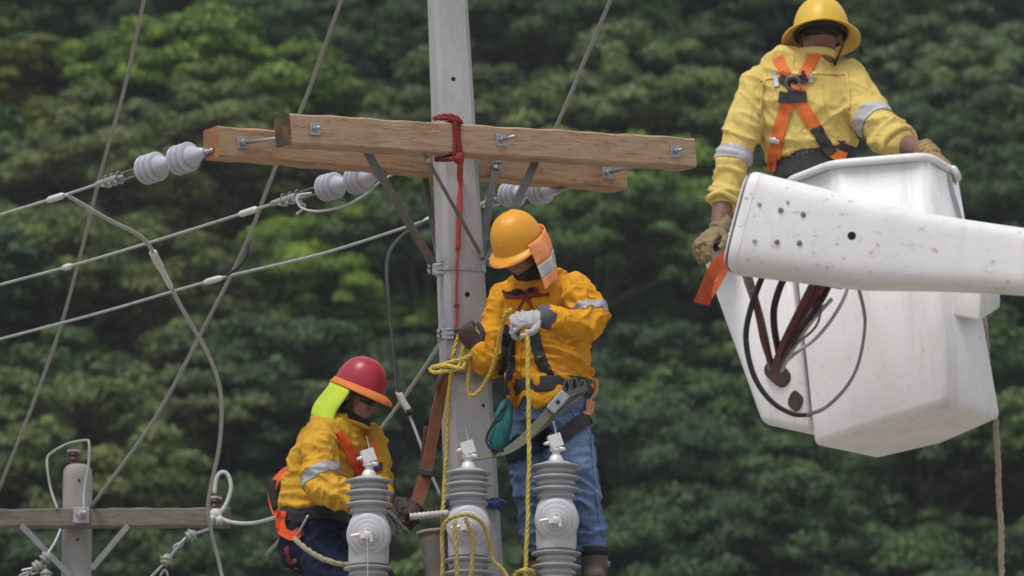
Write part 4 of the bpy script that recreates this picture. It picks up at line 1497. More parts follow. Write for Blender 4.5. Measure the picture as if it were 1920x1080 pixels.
# pressed rib on the face between d and e
def face_pt(s, t):
    a = A3(w(*rim[1])) * (1 - s) + A3(w(*rim[2])) * s
    b = A3(w(*flo[1])) * (1 - s) + A3(w(*flo[2])) * s
    return a * (1 - t) + b * t
# left lobe
rimL = [(1312, 474, -3.86), (1470, 410, -4.10), (1500, 420, -3.5), (1380, 470, -3.30)]
floL = [(1426, 794, -3.84), (1520, 812, -4.0), (1600, 830, -3.6), (1520, 815, -3.35)]
R2_, B2_ = np.array(wl(rimL)), np.array(wl(floL))
c2_ = R2_.mean(0)
n = 4
V = np.vstack([R2_, B2_])
F = [[j, (j + 1) % n, n + (j + 1) % n, n + j] for j in range(n)] + [[n + j for j in range(n)][::-1]]
side_o = shell('side_shell', (V, F), M_gel, bk, .034, .022)
lb = bvh_eval(side_o)
mk('side_lip', tube(cr(wl([(1308, 478, -3.88), (1316, 466, -3.90), (1345, 452, -3.93), (1380, 440, -3.97), (1420, 424, -4.0)]), 6), .016, 10), M_gel, bk)
mk('lip_pad', tube(cr(wl([(1338, 466, -3.97), (1352, 460, -3.98), (1368, 455, -4.0)]), 4), .017, 10), M_black, bk)
# step block at the right
sb = []
stp_ = [w(1772, 560, -4.30), w(1862, 548, -4.20), w(1876, 552, -4.0), w(1800, 560, -4.0)]
dn = w(1775, 592, -4.34) - w(1772, 560, -4.30)
V = np.array(stp_ + [w(1775, 590, -4.28), w(1866, 582, -4.19), w(1878, 580, -4.0), w(1815, 600, -4.02)])
F = [[0, 1, 2, 3], [4, 7, 6, 5], [0, 4, 5, 1], [1, 5, 6, 2], [2, 6, 7, 3], [3, 7, 4, 0]]
V = np.array(wl([(1770, 520, -4.36), (1842, 522, -4.36), (1876, 540, -4.05), (1800, 535, -4.0), (1770, 588, -4.36), (1838, 603, -4.36), (1876, 578, -4.05), (1800, 575, -4.0)]))
mkhull('step_block', (V, F), M_gel, bk, .012, 3)
mk('grab_tube', tube(cr(wl([(1774, 330, -4.30), (1783, 352, -4.30), (1800, 410, -4.28), (1806, 440, -4.26)]), 6), .010, 8), M_galv, bk)
mk('grab_cap', tube(cr(wl([(1788, 316, -4.30), (1794, 326, -4.30), (1797, 334, -4.28)]), 4), .014, 10, tip=True), M_terminal, bk)
# patches coloured dark for the shaded openings in the side shell and steel inside
for (px, py, ra_, rb_, ang) in ((1458, 700, .066, .052, .6), (1492, 752, .034, .046, .5)):
    h = ray_px(lb, px, py)
    if h:
        nrm = h[1]
        u = unit(np.cross(nrm, [0, 0, 1])); v = np.cross(u, nrm)
        c_, s_ = math.cos(ang), math.sin(ang)
        P = [(u * c_ + v * s_) * ra_ * math.cos(t) + (v * c_ - u * s_) * rb_ * math.sin(t) * (1 + .2 * math.sin(2 * t + 1)) for t in np.linspace(0, 2 * math.pi, 20, endpoint=False)]
        V = [h[0] + p + nrm * .002 for p in P] + [h[0] + p * .9 + nrm * .008 for p in P]
        F = [[j, (j + 1) % 20, 20 + (j + 1) % 20, 20 + j] for j in range(20)] + [[20 + j for j in range(20)]]
        mk('opening_patch', (V, F), mat('opening_dark', (.045, .038, .035), .6, var=(30, (.10, .07, .055), .6)), bk, sharp=40)

# boom
bm_t = thing('boom', 'white fibreglass boom with bolt heads running in from the right edge', 'boom', w(1650, 450, -4.9))
E0 = [w(1386, 416, -4.95), w(1384, 416, -4.95)]
cL = w(1392, 418, -4.86)
cM = w(1640, 463, -4.95)
cR2 = w(1920, 491, -5.05)
dR = unit(cR2 - cM)
ctr = [cL, w(1500, 437, -4.90), cM, cR2, cR2 + dR * 1.5, cR2 + dR * 4]
hh = [95, 91, 80, 61]
def px2m(px, p): return px * float((p - CAM) @ FWD) / FP
halfs = [px2m(h, c) for h, c in zip(hh, ctr)] + [.125, .11]
C = cr([ctr[0], ctr[0] * .5 + ctr[2] * .5, ctr[2], ctr[3], ctr[4], ctr[5]], 8)
HH = np.interp(np.linspace(0, 1, len(C)), np.linspace(0, 1, 6), [halfs[0], halfs[0] * .56 + halfs[2] * .44, halfs[2], halfs[3], halfs[4], halfs[5]])
bvh_b = None
def boom_ring(c, hh_, lean):
    V_, F_ = tube(c, hh_, 40, rb=hh_ * .72, side=(0, 0, 1), power=4.2)
    return V_ + np.outer((V_[:, 2] - C[0][2]) * lean, [1, 0, 0]), F_
d0 = unit(C[0] - C[1])
C = np.vstack([C[0], C[0] - d0 * .006, C[0] - d0 * .018, C[0] - d0 * .04, C[1:]])
HH = np.concatenate([[HH[0] * .955, HH[0] * .978, HH[0] * .993, HH[0]], HH[1:]])
bgeo = boom_ring(C, HH, .05)
mk('tube', bgeo, M_gel2, bm_t, sharp=50)
bvh_b = bvh_of(*bgeo)
d0 = unit(C[0] - C[1])
mk('end_gasket', boom_ring(np.array([C[0] - d0 * .001, C[0] + d0 * .009]), np.array([HH[0], HH[0]]) * 1.006, .05), M_darksteel, bm_t, sharp=50)
mk('end_cap', boom_ring(np.array([C[0] + d0 * .009, C[0] + d0 * .016]), np.array([HH[0], HH[0] * .96]) * .985, .05), M_gel2, bm_t, sharp=50)
for (px, py, r) in ((1424, 383, .0085), (1464, 394, .0105), (1506, 402, .0105), (1415, 452, .0085), (1457, 454, .0105), (1499, 456, .0105), (1477, 379, .006)):
    h = ray_px(bvh_b, px, py)
    mk('bolt_head', lathe([(-.003, r), (.004, r), (.007, r * .7)], h[0], h[1], 10), M_darksteel if r > .01 else M_galv, bm_t, sharp=30)
h = ray_px(bvh_b, 1597, 442)
mk('port_hole', lathe([(-.01, .0165), (.001, .0165), (.0015, .014)], h[0], h[1], 18), M_hole, bm_t)
# worn marks: small chips of dark grime are in the paint itself
mk('under_bracket', boxg(w(1535, 520, -4.6), unit(C[9] - C[8]), [0, 1, 0], [0, 0, 1], .10, .07, .02), M_darksteel, bm_t, smooth=False, bevel=(.006, 2))

M_redhose = mat('red_brown_hose', (0.15, 0.035, 0.03), 0.55, var=(18, (0.07, 0.03, 0.028), 0.8), bump=(60, .4, .006))
M_greyhose = mat('grey_hose', (0.24, 0.24, 0.245), 0.55, var=(14, (0.14, 0.14, 0.14), 0.7))
M_palehose = mat('pale_hose', (0.52, 0.52, 0.53), 0.5, var=(14, (0.36, 0.36, 0.37), 0.7))
def hose(label, pts, r, m, name='hydraulic_hose', rs=None):
    P = cr(wl(pts), 10)
    o = mk(name, tube(P, r if rs is None else np.interp(np.linspace(0, 1, len(P)), np.linspace(0, 1, len(rs)), rs), 9), m)
    return tag(o, label, 'hose', 'hoses between boom and bucket')
hose('big black hose sagging from the boom in front of the bucket', [(1438, 505, -4.7), (1427, 525, -4.7), (1406, 585, -4.66), (1399, 640, -4.62), (1414, 705, -4.6), (1446, 752, -4.6), (1486, 776, -4.62), (1520, 778, -4.63)], .0115, M_black, rs=[.0125, .0125, .0125, .012, .0115, .0105, .0095, .0085])
hose('thin grey hose curving up the bucket face to the boom', [(1512, 778, -4.63), (1548, 764, -4.64), (1588, 724, -4.66), (1611, 676, -4.66), (1622, 604, -4.66), (1612, 548, -4.68), (1600, 515, -4.68)], .0075, M_greyhose, rs=[.0085, .0075, .0065, .0065, .0075, .0085])
hose('short thick black hose beside the red hose bundle', [(1480, 510, -4.6), (1466, 530, -4.58), (1452, 575, -4.5), (1452, 615, -4.4), (1460, 660, -4.25)], .0145, M_black)
hose('grey and red hose at the left of the bundle', [(1398, 505, -4.6), (1408, 540, -4.56), (1424, 590, -4.45), (1436, 640, -4.3), (1446, 690, -4.1)], .0145, M_greyhose, rs=[.021, .020, .017, .015, .014, .014])
hose('red brown hose crossing the grey one into the dark opening', [(1412, 545, -4.62), (1424, 600, -4.5), (1432, 640, -4.36), (1446, 680, -4.2), (1458, 705, -4.06)], .0135, M_redhose)
hose('thick red brown hose bundle slanting from the boom to the dark opening', [(1548, 510, -4.62), (1530, 545, -4.58), (1500, 595, -4.5), (1474, 645, -4.36), (1458, 690, -4.15)], .02, M_redhose, rs=[.028, .027, .022, .017, .013])
hose('second red brown hose in the slanting bundle', [(1536, 508, -4.66), (1516, 548, -4.62), (1490, 600, -4.53), (1466, 650, -4.38), (1450, 694, -4.18)], .014, M_redhose)
hose('black hose along the upper edge of the slanting bundle', [(1564, 512, -4.60), (1545, 555, -4.55), (1516, 600, -4.48), (1488, 645, -4.36), (1464, 694, -4.12)], .0125, M_black)
hose('thin pale hose curving from the boom to the dark opening', [(1594, 515, -4.55), (1584, 555, -4.52), (1560, 598, -4.5), (1528, 636, -4.42), (1490, 664, -4.3), (1466, 686, -4.14)], .0075, M_palehose)
hose('second thin pale hose beneath the bundle', [(1560, 560, -4.52), (1520, 605, -4.48), (1490, 650, -4.38), (1464, 696, -4.12)], .0085, M_palehose)
for k, m_, lb_ in ((1, M_black, 'thin black cable in the middle of the slanting hose bundle'), (3, M_greyhose, 'thin grey cable at the right of the slanting hose bundle')):
    a = 6 - 5 * k
    hose(lb_, [(1540 + 9 * k, 512, -4.6), (1524 + 10 * k + a, 560 + a, -4.6 + .02 * k), (1498 + 8 * k - a, 610, -4.55), (1472 + 5 * k, 655 + a * .4, -4.4), (1452 + 3 * k, 692, -4.14)], .0055, m_, 'control_cable')
# orange webbing at the left of the bucket
M_orange = mat('orange_webbing', (0.60, 0.115, 0.035), 0.75, var=(16, (0.42, 0.07, 0.02), 0.8), bump=(150, 0.3, 0.003))
ow = thing('orange_webbing', 'faded orange webbing strap hanging at the left end of the boom', 'strap', w(1318, 568, -4.2))
def face_cam(P, tw=0.0):
    return np.array([unit([math.sin(tw + .2 * math.sin(i * .4)), -1, .15 * math.cos(i * .3)]) for i in range(len(P))])
P = cr(wl([(1370, 478, -4.25), (1352, 492, -4.27), (1336, 512, -4.27), (1324, 540, -4.25), (1316, 570, -4.22)]), 7)
mk('webbing', ribbon(P, face_cam(P, .3), np.interp(np.linspace(0, 1, len(P)), [0, .3, .6, 1], [.05, .062, .045, .066]), .005), M_orange, ow, sharp=40)
P = cr(wl([(1366, 486, -4.22), (1360, 505, -4.22), (1346, 532, -4.22), (1330, 560, -4.22)]), 6)
mk('webbing_return', ribbon(P, face_cam(P, -.5), .026, .005), M_orange, ow, sharp=40)
# ------------------------------------------------------------------ people
M_skin = mat('brown_skin', (0.31, 0.16, 0.115), 0.42, var=(30, (0.23, 0.11, 0.08), 0.6), bump=(120, .1, .002))
M_skin2 = mat('brown_forearm_skin', (0.21, 0.105, 0.078), 0.5, var=(30, (0.16, 0.08, 0.06), 0.6), bump=(120, .1, .002))
M_shirtA = cloth('golden_yellow_shirt', (0.67, 0.385, 0.045), (0.57, 0.30, 0.03), 9, .9, .035, grime=(3.5, (0.42, 0.22, 0.04), .35, (.55, .8)))
M_shirtB = cloth('amber_shirt', (0.73, 0.35, 0.026), (0.62, 0.265, 0.016), 9, 1.0, .038, grime=(3.5, (0.42, 0.17, 0.02), .4, (.52, .8)))
M_shirtC = cloth('pale_yellow_shirt', (0.71, 0.545, 0.175), (0.61, 0.45, 0.13), 9, .85, .032, grime=(3.5, (0.45, 0.32, 0.1), .35, (.55, .8)))
M_reflect = mat('grey_reflective_tape', (0.34, 0.34, 0.37), 0.4, var=(60, (0.28, 0.28, 0.31), 0.6), spec=.5)
M_reflectC = mat('silver_reflective_tape', (0.46, 0.46, 0.49), 0.4, var=(60, (0.4, 0.4, 0.43), 0.6), spec=.5)
M_jeans = cloth('blue_denim', (0.10, 0.165, 0.30), (0.21, 0.29, 0.43), 9, .75, .03, (1, 1, 1.5), grime=(14, (0.055, 0.09, 0.17), .6, (.5, .75)))
M_navy = cloth('navy_trousers', (0.012, 0.017, 0.04), (0.022, 0.028, 0.058), 8, .6, .022)
M_dark = mat('dark_fabric', (0.022, 0.022, 0.026), 0.9, var=(14, (0.04, 0.04, 0.045), 0.6), bump=(150, .3, .003), spec=.2)
M_webbing = mat('black_webbing', (0.03, 0.03, 0.034), 0.8, var=(40, (0.055, 0.055, 0.06), 0.6), bump=(300, .3, .002))
M_khaki = mat('worn_khaki_webbing', (0.13, 0.13, 0.10), 0.9, var=(24, (0.2, 0.2, 0.15), 0.7), bump=(200, .4, .003))
M_orangeH = mat('orange_harness', (0.72, 0.17, 0.03), 0.7, var=(20, (0.6, 0.12, 0.02), 0.6), bump=(300, .3, .002))
M_redorange = mat('red_orange_harness', (0.80, 0.10, 0.02), 0.65, var=(20, (0.7, 0.08, 0.015), 0.6), bump=(300, .3, .002))
M_neon = mat('neon_yellow_cloth', (0.62, 0.80, 0.06), 0.8, var=(12, (0.52, 0.70, 0.05), 0.6), bump=(200, .3, .002))
M_orangecloth = mat('orange_cloth', (0.82, 0.24, 0.06), 0.8, var=(12, (0.7, 0.19, 0.045), 0.6), bump=(200, .3, .002))
M_salmon = mat('faded_orange_cloth', (0.70, 0.30, 0.17), 0.85, var=(12, (0.6, 0.24, 0.13), 0.6))
M_salmonbright = mat('bright_salmon_cloth', (0.86, 0.33, 0.15), 0.8, var=(12, (0.74, 0.26, 0.11), 0.6), bump=(40, .5, .01))
M_redhat = mat('red_helmet_shell', (0.42, 0.022, 0.045), 0.34, var=(6, (0.36, 0.02, 0.038), 0.6), bump=(40, .03, .003), var2=(45, (.18, .12, .08), .5, (.66, .78)), spec=.5)
M_orangehat = mat('amber_helmet_shell', (0.76, 0.345, 0.025), 0.42, var=(6, (0.70, 0.30, 0.018), 0.6), bump=(40, .03, .003), var2=(45, (.18, .12, .08), .5, (.66, .78)), spec=.4)
M_yellowhat = mat('yellow_helmet_shell', (0.72, 0.46, 0.05), 0.40, var=(6, (0.64, 0.40, 0.04), 0.6), bump=(40, .03, .003), var2=(45, (.18, .12, .08), .5, (.66, .78)), spec=.4)
M_glovegrey = mat('grey_knit_glove', (0.46, 0.45, 0.46), 0.9, var=(24, (0.36, 0.35, 0.36), 0.7), bump=(240, .4, .003))
M_cuff = mat('dark_grey_cuff', (0.10, 0.095, 0.12), 0.9, var=(30, (0.15, 0.14, 0.17), 0.6), bump=(240, .4, .003))
M_glovedark = mat('dark_leather_glove', (0.055, 0.035, 0.032), 0.8, var=(24, (0.10, 0.07, 0.06), 0.7), bump=(140, .4, .004))
M_glovetan = mat('tan_leather_glove', (0.38, 0.25, 0.10), 0.8, var=(18, (0.24, 0.17, 0.09), 0.8), bump=(140, .4, .004))
M_gloveolive = mat('worn_leather_glove', (0.20, 0.155, 0.10), 0.8, var=(14, (0.33, 0.24, 0.09), 0.8), bump=(140, .4, .004))
M_boot = mat('brown_boot', (0.11, 0.08, 0.062), 0.75, var=(18, (0.08, 0.055, 0.045), 0.8), bump=(90, .4, .004))
M_lens = mat('dark_lens', (0.008, 0.008, 0.009), 0.15, spec=.5)
M_hair = mat('black_hair', (0.012, 0.010, 0.010), 0.8, bump=(300, .6, .004))

def ray_dirs(d):
    return unit(d)

def head_geo(c, f, u, neck, nr=1.0):
    c, f = A3(c), unit(f)
    u = unit(A3(u) - f * (A3(u) @ f))
    s = np.cross(f, u)
    ax = (f, s, u)
    B = lambda a, b, e, rf, rs, ru: ball(c + f * a + s * b + u * e, rf, rs, ru, ax, 16, 12)
    g = [B(-.005, 0, .035, .098, .077, .098), B(.03, 0, -.045, .066, .058, .078), B(.066, 0, -.102, .026, .03, .022), B(.03, 0, -.085, .055, .05, .035)]
    g += [B(.084, 0, .022, .018, .05, .012), B(.062, .036, -.03, .035, .024, .03), B(.062, -.036, -.03, .035, .024, .03)]
    g += [tube([c + f * .092 + u * .012, c + f * .108 - u * .014, c + f * .112 - u * .028], [.010, .014, .016], 10, tip=True)]
    g += [B(.088, 0, -.058, .013, .024, .007), B(.087, 0, -.072, .013, .022, .008)]
    for k in (-1, 1):
        g.append(B(-.005, k * .08, -.012, .020, .009, .032))
        g.append(B(.083, k * .032, .004, .012, .015, .009))
    g.append(tube([c - f * .022 - u * .05, (c - f * .02 + A3(neck)) / 2 - f * .01, A3(neck)], [.056 * nr, .058 * nr, .064 * nr], 14))
    return g, (f, s, u)

def hand_geo(wr, d, nrm, curl=(.5, .6, .4), thumb=1, s=1.0, fat=0.0, fan=.10):
    """palm, four fingers of different length with bent knuckles, thumb from the side of the palm"""
    wr, d = A3(wr), unit(d)
    nrm = unit(A3(nrm) - d * (A3(nrm) @ d))
    sd = np.cross(d, nrm) * thumb
    g = [tube([wr - d * .02 * s, wr + d * .015 * s, wr + d * .055 * s, wr + d * .092 * s], np.array([.029, .033, .042, .042]) * s + fat, 14, rb=np.array([.021, .021, .019, .015]) * s + fat, side=sd, tip=True)]
    offs = [.034, .0115, -.0115, -.034]
    lens = [(.042, .026, .020), (.047, .030, .022), (.044, .028, .021), (.034, .021, .018)]
    for k in range(4):
        b = wr + d * (.086 - (.006 if k == 3 else 0)) * s + sd * offs[k] * s
        dirn = unit(d + sd * (offs[k] * fan * 30))
        ang = 0.0
        P = [b - dirn * .02 * s, b]
        for L, c_ in zip(lens[k], curl):
            ang += c_ * (1 + .08 * (k - 1.5))
            P.append(P[-1] + (dirn * math.cos(ang) - nrm * math.sin(ang)) * L * s)
        g.append(tube(cr(P, 3), np.linspace(.0095, .0078, 13) * s + fat, 9, tip=True))
    b = wr + d * .022 * s + sd * .028 * s
    P = [b - sd * .012 * s, b, b + (d * .55 + sd * .75 - nrm * .25) * .036 * s]
    P.append(P[-1] + (d * .85 + sd * .3 - nrm * .35) * .032 * s)
    P.append(P[-1] + (d * .9 - sd * .05 - nrm * .45) * .026 * s)
    g.append(tube(cr(P, 3), np.linspace(.0125, .009, 13) * s + fat, 9, tip=True))
    return g

def pt(a, n=3):
    return np.array([w(*q[:3]) for q in a])

def spl(a, k=5):
    """(px, py, dy, r...) list to smooth path and radii"""
    P = cr(pt(a), k)
    R = [np.interp(np.linspace(0, len(a) - 1, len(P)), range(len(a)), [q[i] for q in a]) for i in range(3, len(a[0]))]
    return (P, *R)

def garment(geos, voxel, folds, seed, smooth=3):
    V, F, N = remesh(geos, voxel, smooth)
    V = wrinkle(V, N, folds, seed)
    return V, F

def ring_band(P, r, th, wd_axis, hw, m=None):
    pass

def helmet(parent, c, f, u, m, H=.145, af=.128, as_=.106, brim=None, lift=.03, ridge=0.0, name='helmet'):
    """hard-hat shell with brim given by width(angle), in the head's frame"""
    f = unit(f); u = unit(A3(u) - f * (A3(u) @ f)); s = np.cross(f, u)
    o = A3(c) + u * lift
    n = 48
    V, F = [], []
    rows = []
    prof = []
    for t in np.linspace(0, 1, 14):
        a = t * math.pi / 2
        prof.append((math.cos(a) ** .8, math.sin(a) ** .95))
    def P(phi, rr, h, ext=0, drop=0):
        bulge = 1.0
        rg = ridge * math.exp(-(math.sin(phi) / .16) ** 2) * min(1, h * 3) * (rr > .02)
        return o + f * (af * rr + ext) * math.cos(phi) + s * (as_ * rr + ext) * math.sin(phi) + u * (H * h + rg - drop)
    ph = np.linspace(0, 2 * np.pi, n, endpoint=False)
    for (rr, h) in prof[:-1]:
        rows.append([P(p, rr, h) for p in ph])
    top = [P(p, .04, 1.0) for p in ph]
    rows.append(top)
    bw = np.array([brim(p)[0] for p in ph]); bd = np.array([brim(p)[1] for p in ph])
    outer = []
    for q, e in ((.35, .25), (.7, .6), (1.0, 1.0)):
        outer.append([P(p, 1.0, 0, bw[i] * q, bd[i] * e) for i, p in enumerate(ph)])
    lipd = [P(p, 1.0, 0, bw[i] * 1.0, bd[i] + .006) for i, p in enumerate(ph)]
    lipi = [P(p, 1.0, 0, bw[i] * .96 - .002, bd[i] + .005) for i, p in enumerate(ph)]
    inn0 = [P(p, .965, -.02) for p in ph]
    inn1 = [P(p, .94, .35) for p in ph]
    inn2 = [P(p, .7, .72) for p in ph]
    inn3 = [P(p, .05, .93) for p in ph]
    allrows = rows[::-1] + outer + [lipd, lipi, inn0, inn1, inn2, inn3]
    for r in allrows:
        V += r
    for i in range(len(allrows) - 1):
        for j in range(n):
            k = (j + 1) % n
            F.append([i * n + j, i * n + k, (i + 1) * n + k, (i + 1) * n + j])
    F.append(list(range(n))); F.append([(len(allrows) - 1) * n + j for j in range(n)])
    ob = mk(name, (V, F), m, parent, sharp=55)
    return ob, o, (f, s, u), P

def sheet(rows, th=.004):
    """thin cloth with thickness from a grid of points"""
    G = np.array(rows)
    m, n, _ = G.shape
    du = np.gradient(G, axis=1); dv = np.gradient(G, axis=0)
    N = np.cross(du, dv); N /= np.linalg.norm(N, axis=2)[:, :, None] + 1e-9
    V = np.concatenate([(G + N * th / 2).reshape(-1, 3), (G - N * th / 2).reshape(-1, 3)])
    B = m * n
    F = []
    for i in range(m - 1):
        for j in range(n - 1):
            a = i * n + j
            F += [[a, a + 1, a + n + 1, a + n], [B + a, B + a + n, B + a + n + 1, B + a + 1]]
    for i in range(m - 1):
        for j in (0, n - 1):
            a = i * n + j
            F.append([a, a + n, B + a + n, B + a])
    for j in range(n - 1):
        for i in (0, m - 1):
            a = i * n + j
            F.append([a, a + 1, B + a + 1, B + a])
    return V, F

def ring(c, ax, r, th, hw, n=28, side=(1, 0, 0), rb=None):
    """flat ring (cuff, belt) round an axis"""
    ax = unit(ax)
    u = unit(A3(side) - ax * (A3(side) @ ax)); v = np.cross(ax, u)
    rb = rb or r
    V, F = [], []
    for (e, h) in ((0, -1), (th, -.8), (th, .8), (0, 1)):
        for t in np.linspace(0, 2 * np.pi, n, endpoint=False):
            V.append(A3(c) + u * (r + e) * math.cos(t) + v * (rb + e) * math.sin(t) + ax * hw * h)
    for i in range(4):
        for j in range(n):
            k = (j + 1) % n; q = (i + 1) % 4
            F.append([i * n + j, i * n + k, q * n + k, q * n + j])
    return np.array(V), F

def foot_geo(ankle, d, s=1.0):
    a, d = A3(ankle), unit(d)
    return [tube([a + A3([0, 0, .08]), a, a + A3([0, 0, -.03])], [.062 * s, .06 * s, .055 * s], 14),
            tube(cr([a - d * .05 + A3([0, 0, -.045]), a + d * .03 + A3([0, 0, -.04]), a + d * .12 + A3([0, 0, -.052]), a + d * .19 + A3([0, 0, -.06])], 4), np.interp(np.linspace(0, 1, 13), [0, .4, .75, 1], [.042, .05, .052, .045]) * s, 14, rb=np.interp(np.linspace(0, 1, 13), [0, .4, .75, 1], [.045, .05, .04, .03]) * s, side=np.cross(d, [0, 0, 1]), tip=True)]

def torso_tube(T, side, k=.0, scale=1.0, n=28):
    P, ra, rb = spl(T, 5)
    return tube(P, ra * scale + k, n, rb=rb * scale + k, side=side, power=2.3)

# ================================================================== worker in the bucket (seen from behind)
C_ = thing('person', 'worker in pale yellow shirt and full brim helmet standing in the white bucket, back turned', 'person', w(1640, 790, -3.9))
Tc = [(1524, 290, -3.72, .186, .132), (1518, 258, -3.72, .195, .135), (1508, 205, -3.72, .212, .14), (1505, 160, -3.72, .212, .13), (1510, 128, -3.72, .175, .105), (1520, 104, -3.72, .095, .08)]
La = [(1430, 158, -3.72, .088), (1402, 215, -3.76, .084), (1380, 285, -3.80, .074), (1366, 340, -3.84, .068), (1358, 374, -3.86, .064)]
Ra = [(1588, 150, -3.74, .09), (1618, 195, -3.80, .087), (1646, 236, -3.88, .080), (1668, 256, -3.95, .075), (1686, 267, -4.0, .070)]
sc = [torso_tube(Tc, (1, 0, 0))]
for A_ in (La, Ra):
    P, r = spl(A_, 5)
    sc.append(tube(P, r, 16, tip=True))
fold_arm = unit(w(1380, 300, -3.8) - w(1425, 165, -3.72))
Vc, Fc = garment(sc, .0072, [((.5, .2, 1), .05, .16, .0014, None, 1), 
    ((.3, 0, 1), .09, .30, .0045, None, 1), ((1, 0, .25), .075, .40, .004, w(1510, 230, -3.8), .32),
    (fold_arm, .055, .12, .0075, w(1366, 350, -3.84), .15), (unit(w(1680, 262, -4) - w(1620, 195, -3.8)), .055, .12, .0085, w(1662, 250, -3.92), .16),
    ((1, 0, 1), .07, .25, .007, w(1430, 210, -3.75), .2), ((1, 0, -1), .07, .25, .007, w(1590, 215, -3.75), .2), ((0, 0, 1), .06, .2, .006, w(1525, 290, -3.75), .2)], 3)
mk('shirt', (Vc, Fc), M_shirtC, C_)
bv_c = bvh_of(Vc, Fc)
for (A_, c, hw, nm) in ((La, (1376, 291, -3.81), .030, 'left'), (Ra, (1637, 230, -3.86), .031, 'right')):
    P, r = spl(A_, 5)
    i = np.argmin([np.linalg.norm(p - w(*c)) for p in P])
    ax = unit(P[min(i + 3, len(P) - 1)] - P[max(i - 3, 0)])
    mk('reflective_band', band_patch(Vc, Fc, P[i], ax, hw, .125, .004), M_reflectC, C_, recalc=False)
for A_, rr in ((La, .066), (Ra, .073)):
    P, r = spl(A_, 5)
    ax = unit(P[-1] - P[-4])
    mk('rolled_cuff', tube([P[-1] + rr * .96 * (np.cross(ax, unit(np.cross(ax, [0, 0, 1.0]))) * math.cos(t) + unit(np.cross(ax, [0, 0, 1.0])) * math.sin(t)) + ax * (.008 + .006 * math.sin(3 * t)) for t in np.linspace(0, 2 * math.pi, 24)], .013, 8), M_shirtC, C_)
# collar
cn = w(1526, 111, -3.74)
mk('collar', tube([cn + A3([.088 * math.cos(t), .078 * math.sin(t), .010 - .010 * math.sin(t)]) for t in np.linspace(0, 2 * math.pi, 28)], .018, 8, rb=.010, side=(0, 0, 1)), M_shirtC, C_)
for pth in ([(1425, 150), (1470, 142), (1520, 138), (1590, 138)], [(1436, 140), (1428, 175), (1424, 215)], [(1585, 132), (1592, 170), (1592, 205)]):
    mk('seam', strap_px(bv_c, pth, .013, .002, .003), M_shirtC, C_)
# trousers, belt
pel = [(1532, 290, -3.72, .16, .108), (1540, 350, -3.74, .17, .115), (1548, 410, -3.76, .165, .12)]
lg = [torso_tube(pel, (1, 0, 0))]
for a in ([(1515, 410, -3.78, .088), (1560, 560, -3.90, .075), (1625, 742, -3.98, .062)], [(1585, 410, -3.74, .088), (1640, 560, -3.84, .075), (1700, 742, -3.92, .062)]):
    P, r = spl(a, 5)
    lg.append(tube(P, r, 14, tip=True))
Vt, Ft = garment(lg, .013, [((0, 0, 1), .08, .2, .006, None, 1)], 4)
mk('trousers', (Vt, Ft), M_dark, C_)
belt_geo = torso_tube([(1529, 345, -3.735, .176, .122), (1529, 305, -3.73, .172, .119), (1527, 276, -3.73, .170, .117)], (1, 0, 0))
bt_ = mk('back_belt', belt_geo, M_webbing, C_)
for f_, d in ((w(1625, 765, -4.0), (.1, .9, 0)), (w(1700, 765, -3.94), (.2, .9, 0))):
    V, F, N = remesh(foot_geo(f_, d), .01, 2)
    mk('boot', (V, F), M_boot, C_)
# head, hands and the body they belong to
hc = w(1540, 70, -3.76)
fC, uC = unit([-.05, .95, -.22]), (0, 0, 1)
hg, (f, s, u) = head_geo(hc, fC, uC, w(1525, 108, -3.73), 1.25)
body = hg + [torso_tube(Tc, (1, 0, 0), 0, .84), torso_tube(pel, (1, 0, 0), 0, .88)]
LF = [(1430, 158, -3.72, .06), (1380, 285, -3.80, .05), (1358, 374, -3.86, .047), (1353, 398, -3.88, .042), (1348, 428, -3.91, .034)]
RF = [(1588, 150, -3.74, .06), (1646, 236, -3.88, .05), (1690, 268, -4.0, .046), (1712, 278, -4.07, .042), (1742, 290, -4.16, .033)]
for a in (LF, RF):
    P, r = spl(a, 5)
    body.append(tube(P, r, 14))
LH = dict(wr=w(1347, 432, -3.92), d=unit(w(1308, 462, -4.02) - w(1347, 432, -3.92)), nrm=(-.25, -.35, .9), curl=(.35, .75, .6), thumb=-1)
RH = dict(wr=w(1746, 292, -4.17), d=unit(w(1786, 322, -4.27) - w(1746, 292, -4.17)), nrm=(.45, -.25, .85), curl=(.45, .9, .7), thumb=-1)
body += hand_geo(**LH) + hand_geo(**RH)
for a in ([(1515, 410, -3.78, .07), (1560, 560, -3.90, .055), (1625, 755, -3.98, .045)], [(1585, 410, -3.74, .07), (1640, 560, -3.84, .055), (1700, 755, -3.92, .045)]):
    P, r = spl(a, 5)
    body.append(tube(P, r, 12))
V, F, N = remesh(body, .0075, 3)
mk('body', (V, F), M_skin2, C_)
for H_, m_ in ((LH, M_gloveolive), (RH, M_glovetan)):
    gg = hand_geo(fat=.0030, s=1.12, **H_)
    d_ = unit(H_['d'])
    gg.append(tube([H_['wr'] - d_ * .055, H_['wr'] - d_ * .02, H_['wr'] + d_ * .02], [.05, .043, .038], 14))
    V, F, N = remesh(gg, .0042, 1)
    V = wrinkle(V, N, [(d_, .022, .05, .0022, None, 1)], 5)
    mk('glove', (V, F), m_, C_)
hl, ho, fr_, HP = helmet(C_, hc, fC, uC, M_yellowhat, H=.150, af=.130, as_=.116, lift=.020, ridge=.006,
       brim=lambda p: (.046 + .014 * max(0, math.cos(p)), .014 + .012 * abs(math.sin(p))))
mk('suspension', tube([HP(p, .93, -.02) for p in np.linspace(0, 2 * math.pi, 30)], .016, 8, rb=.006, side=u), M_black, hl)
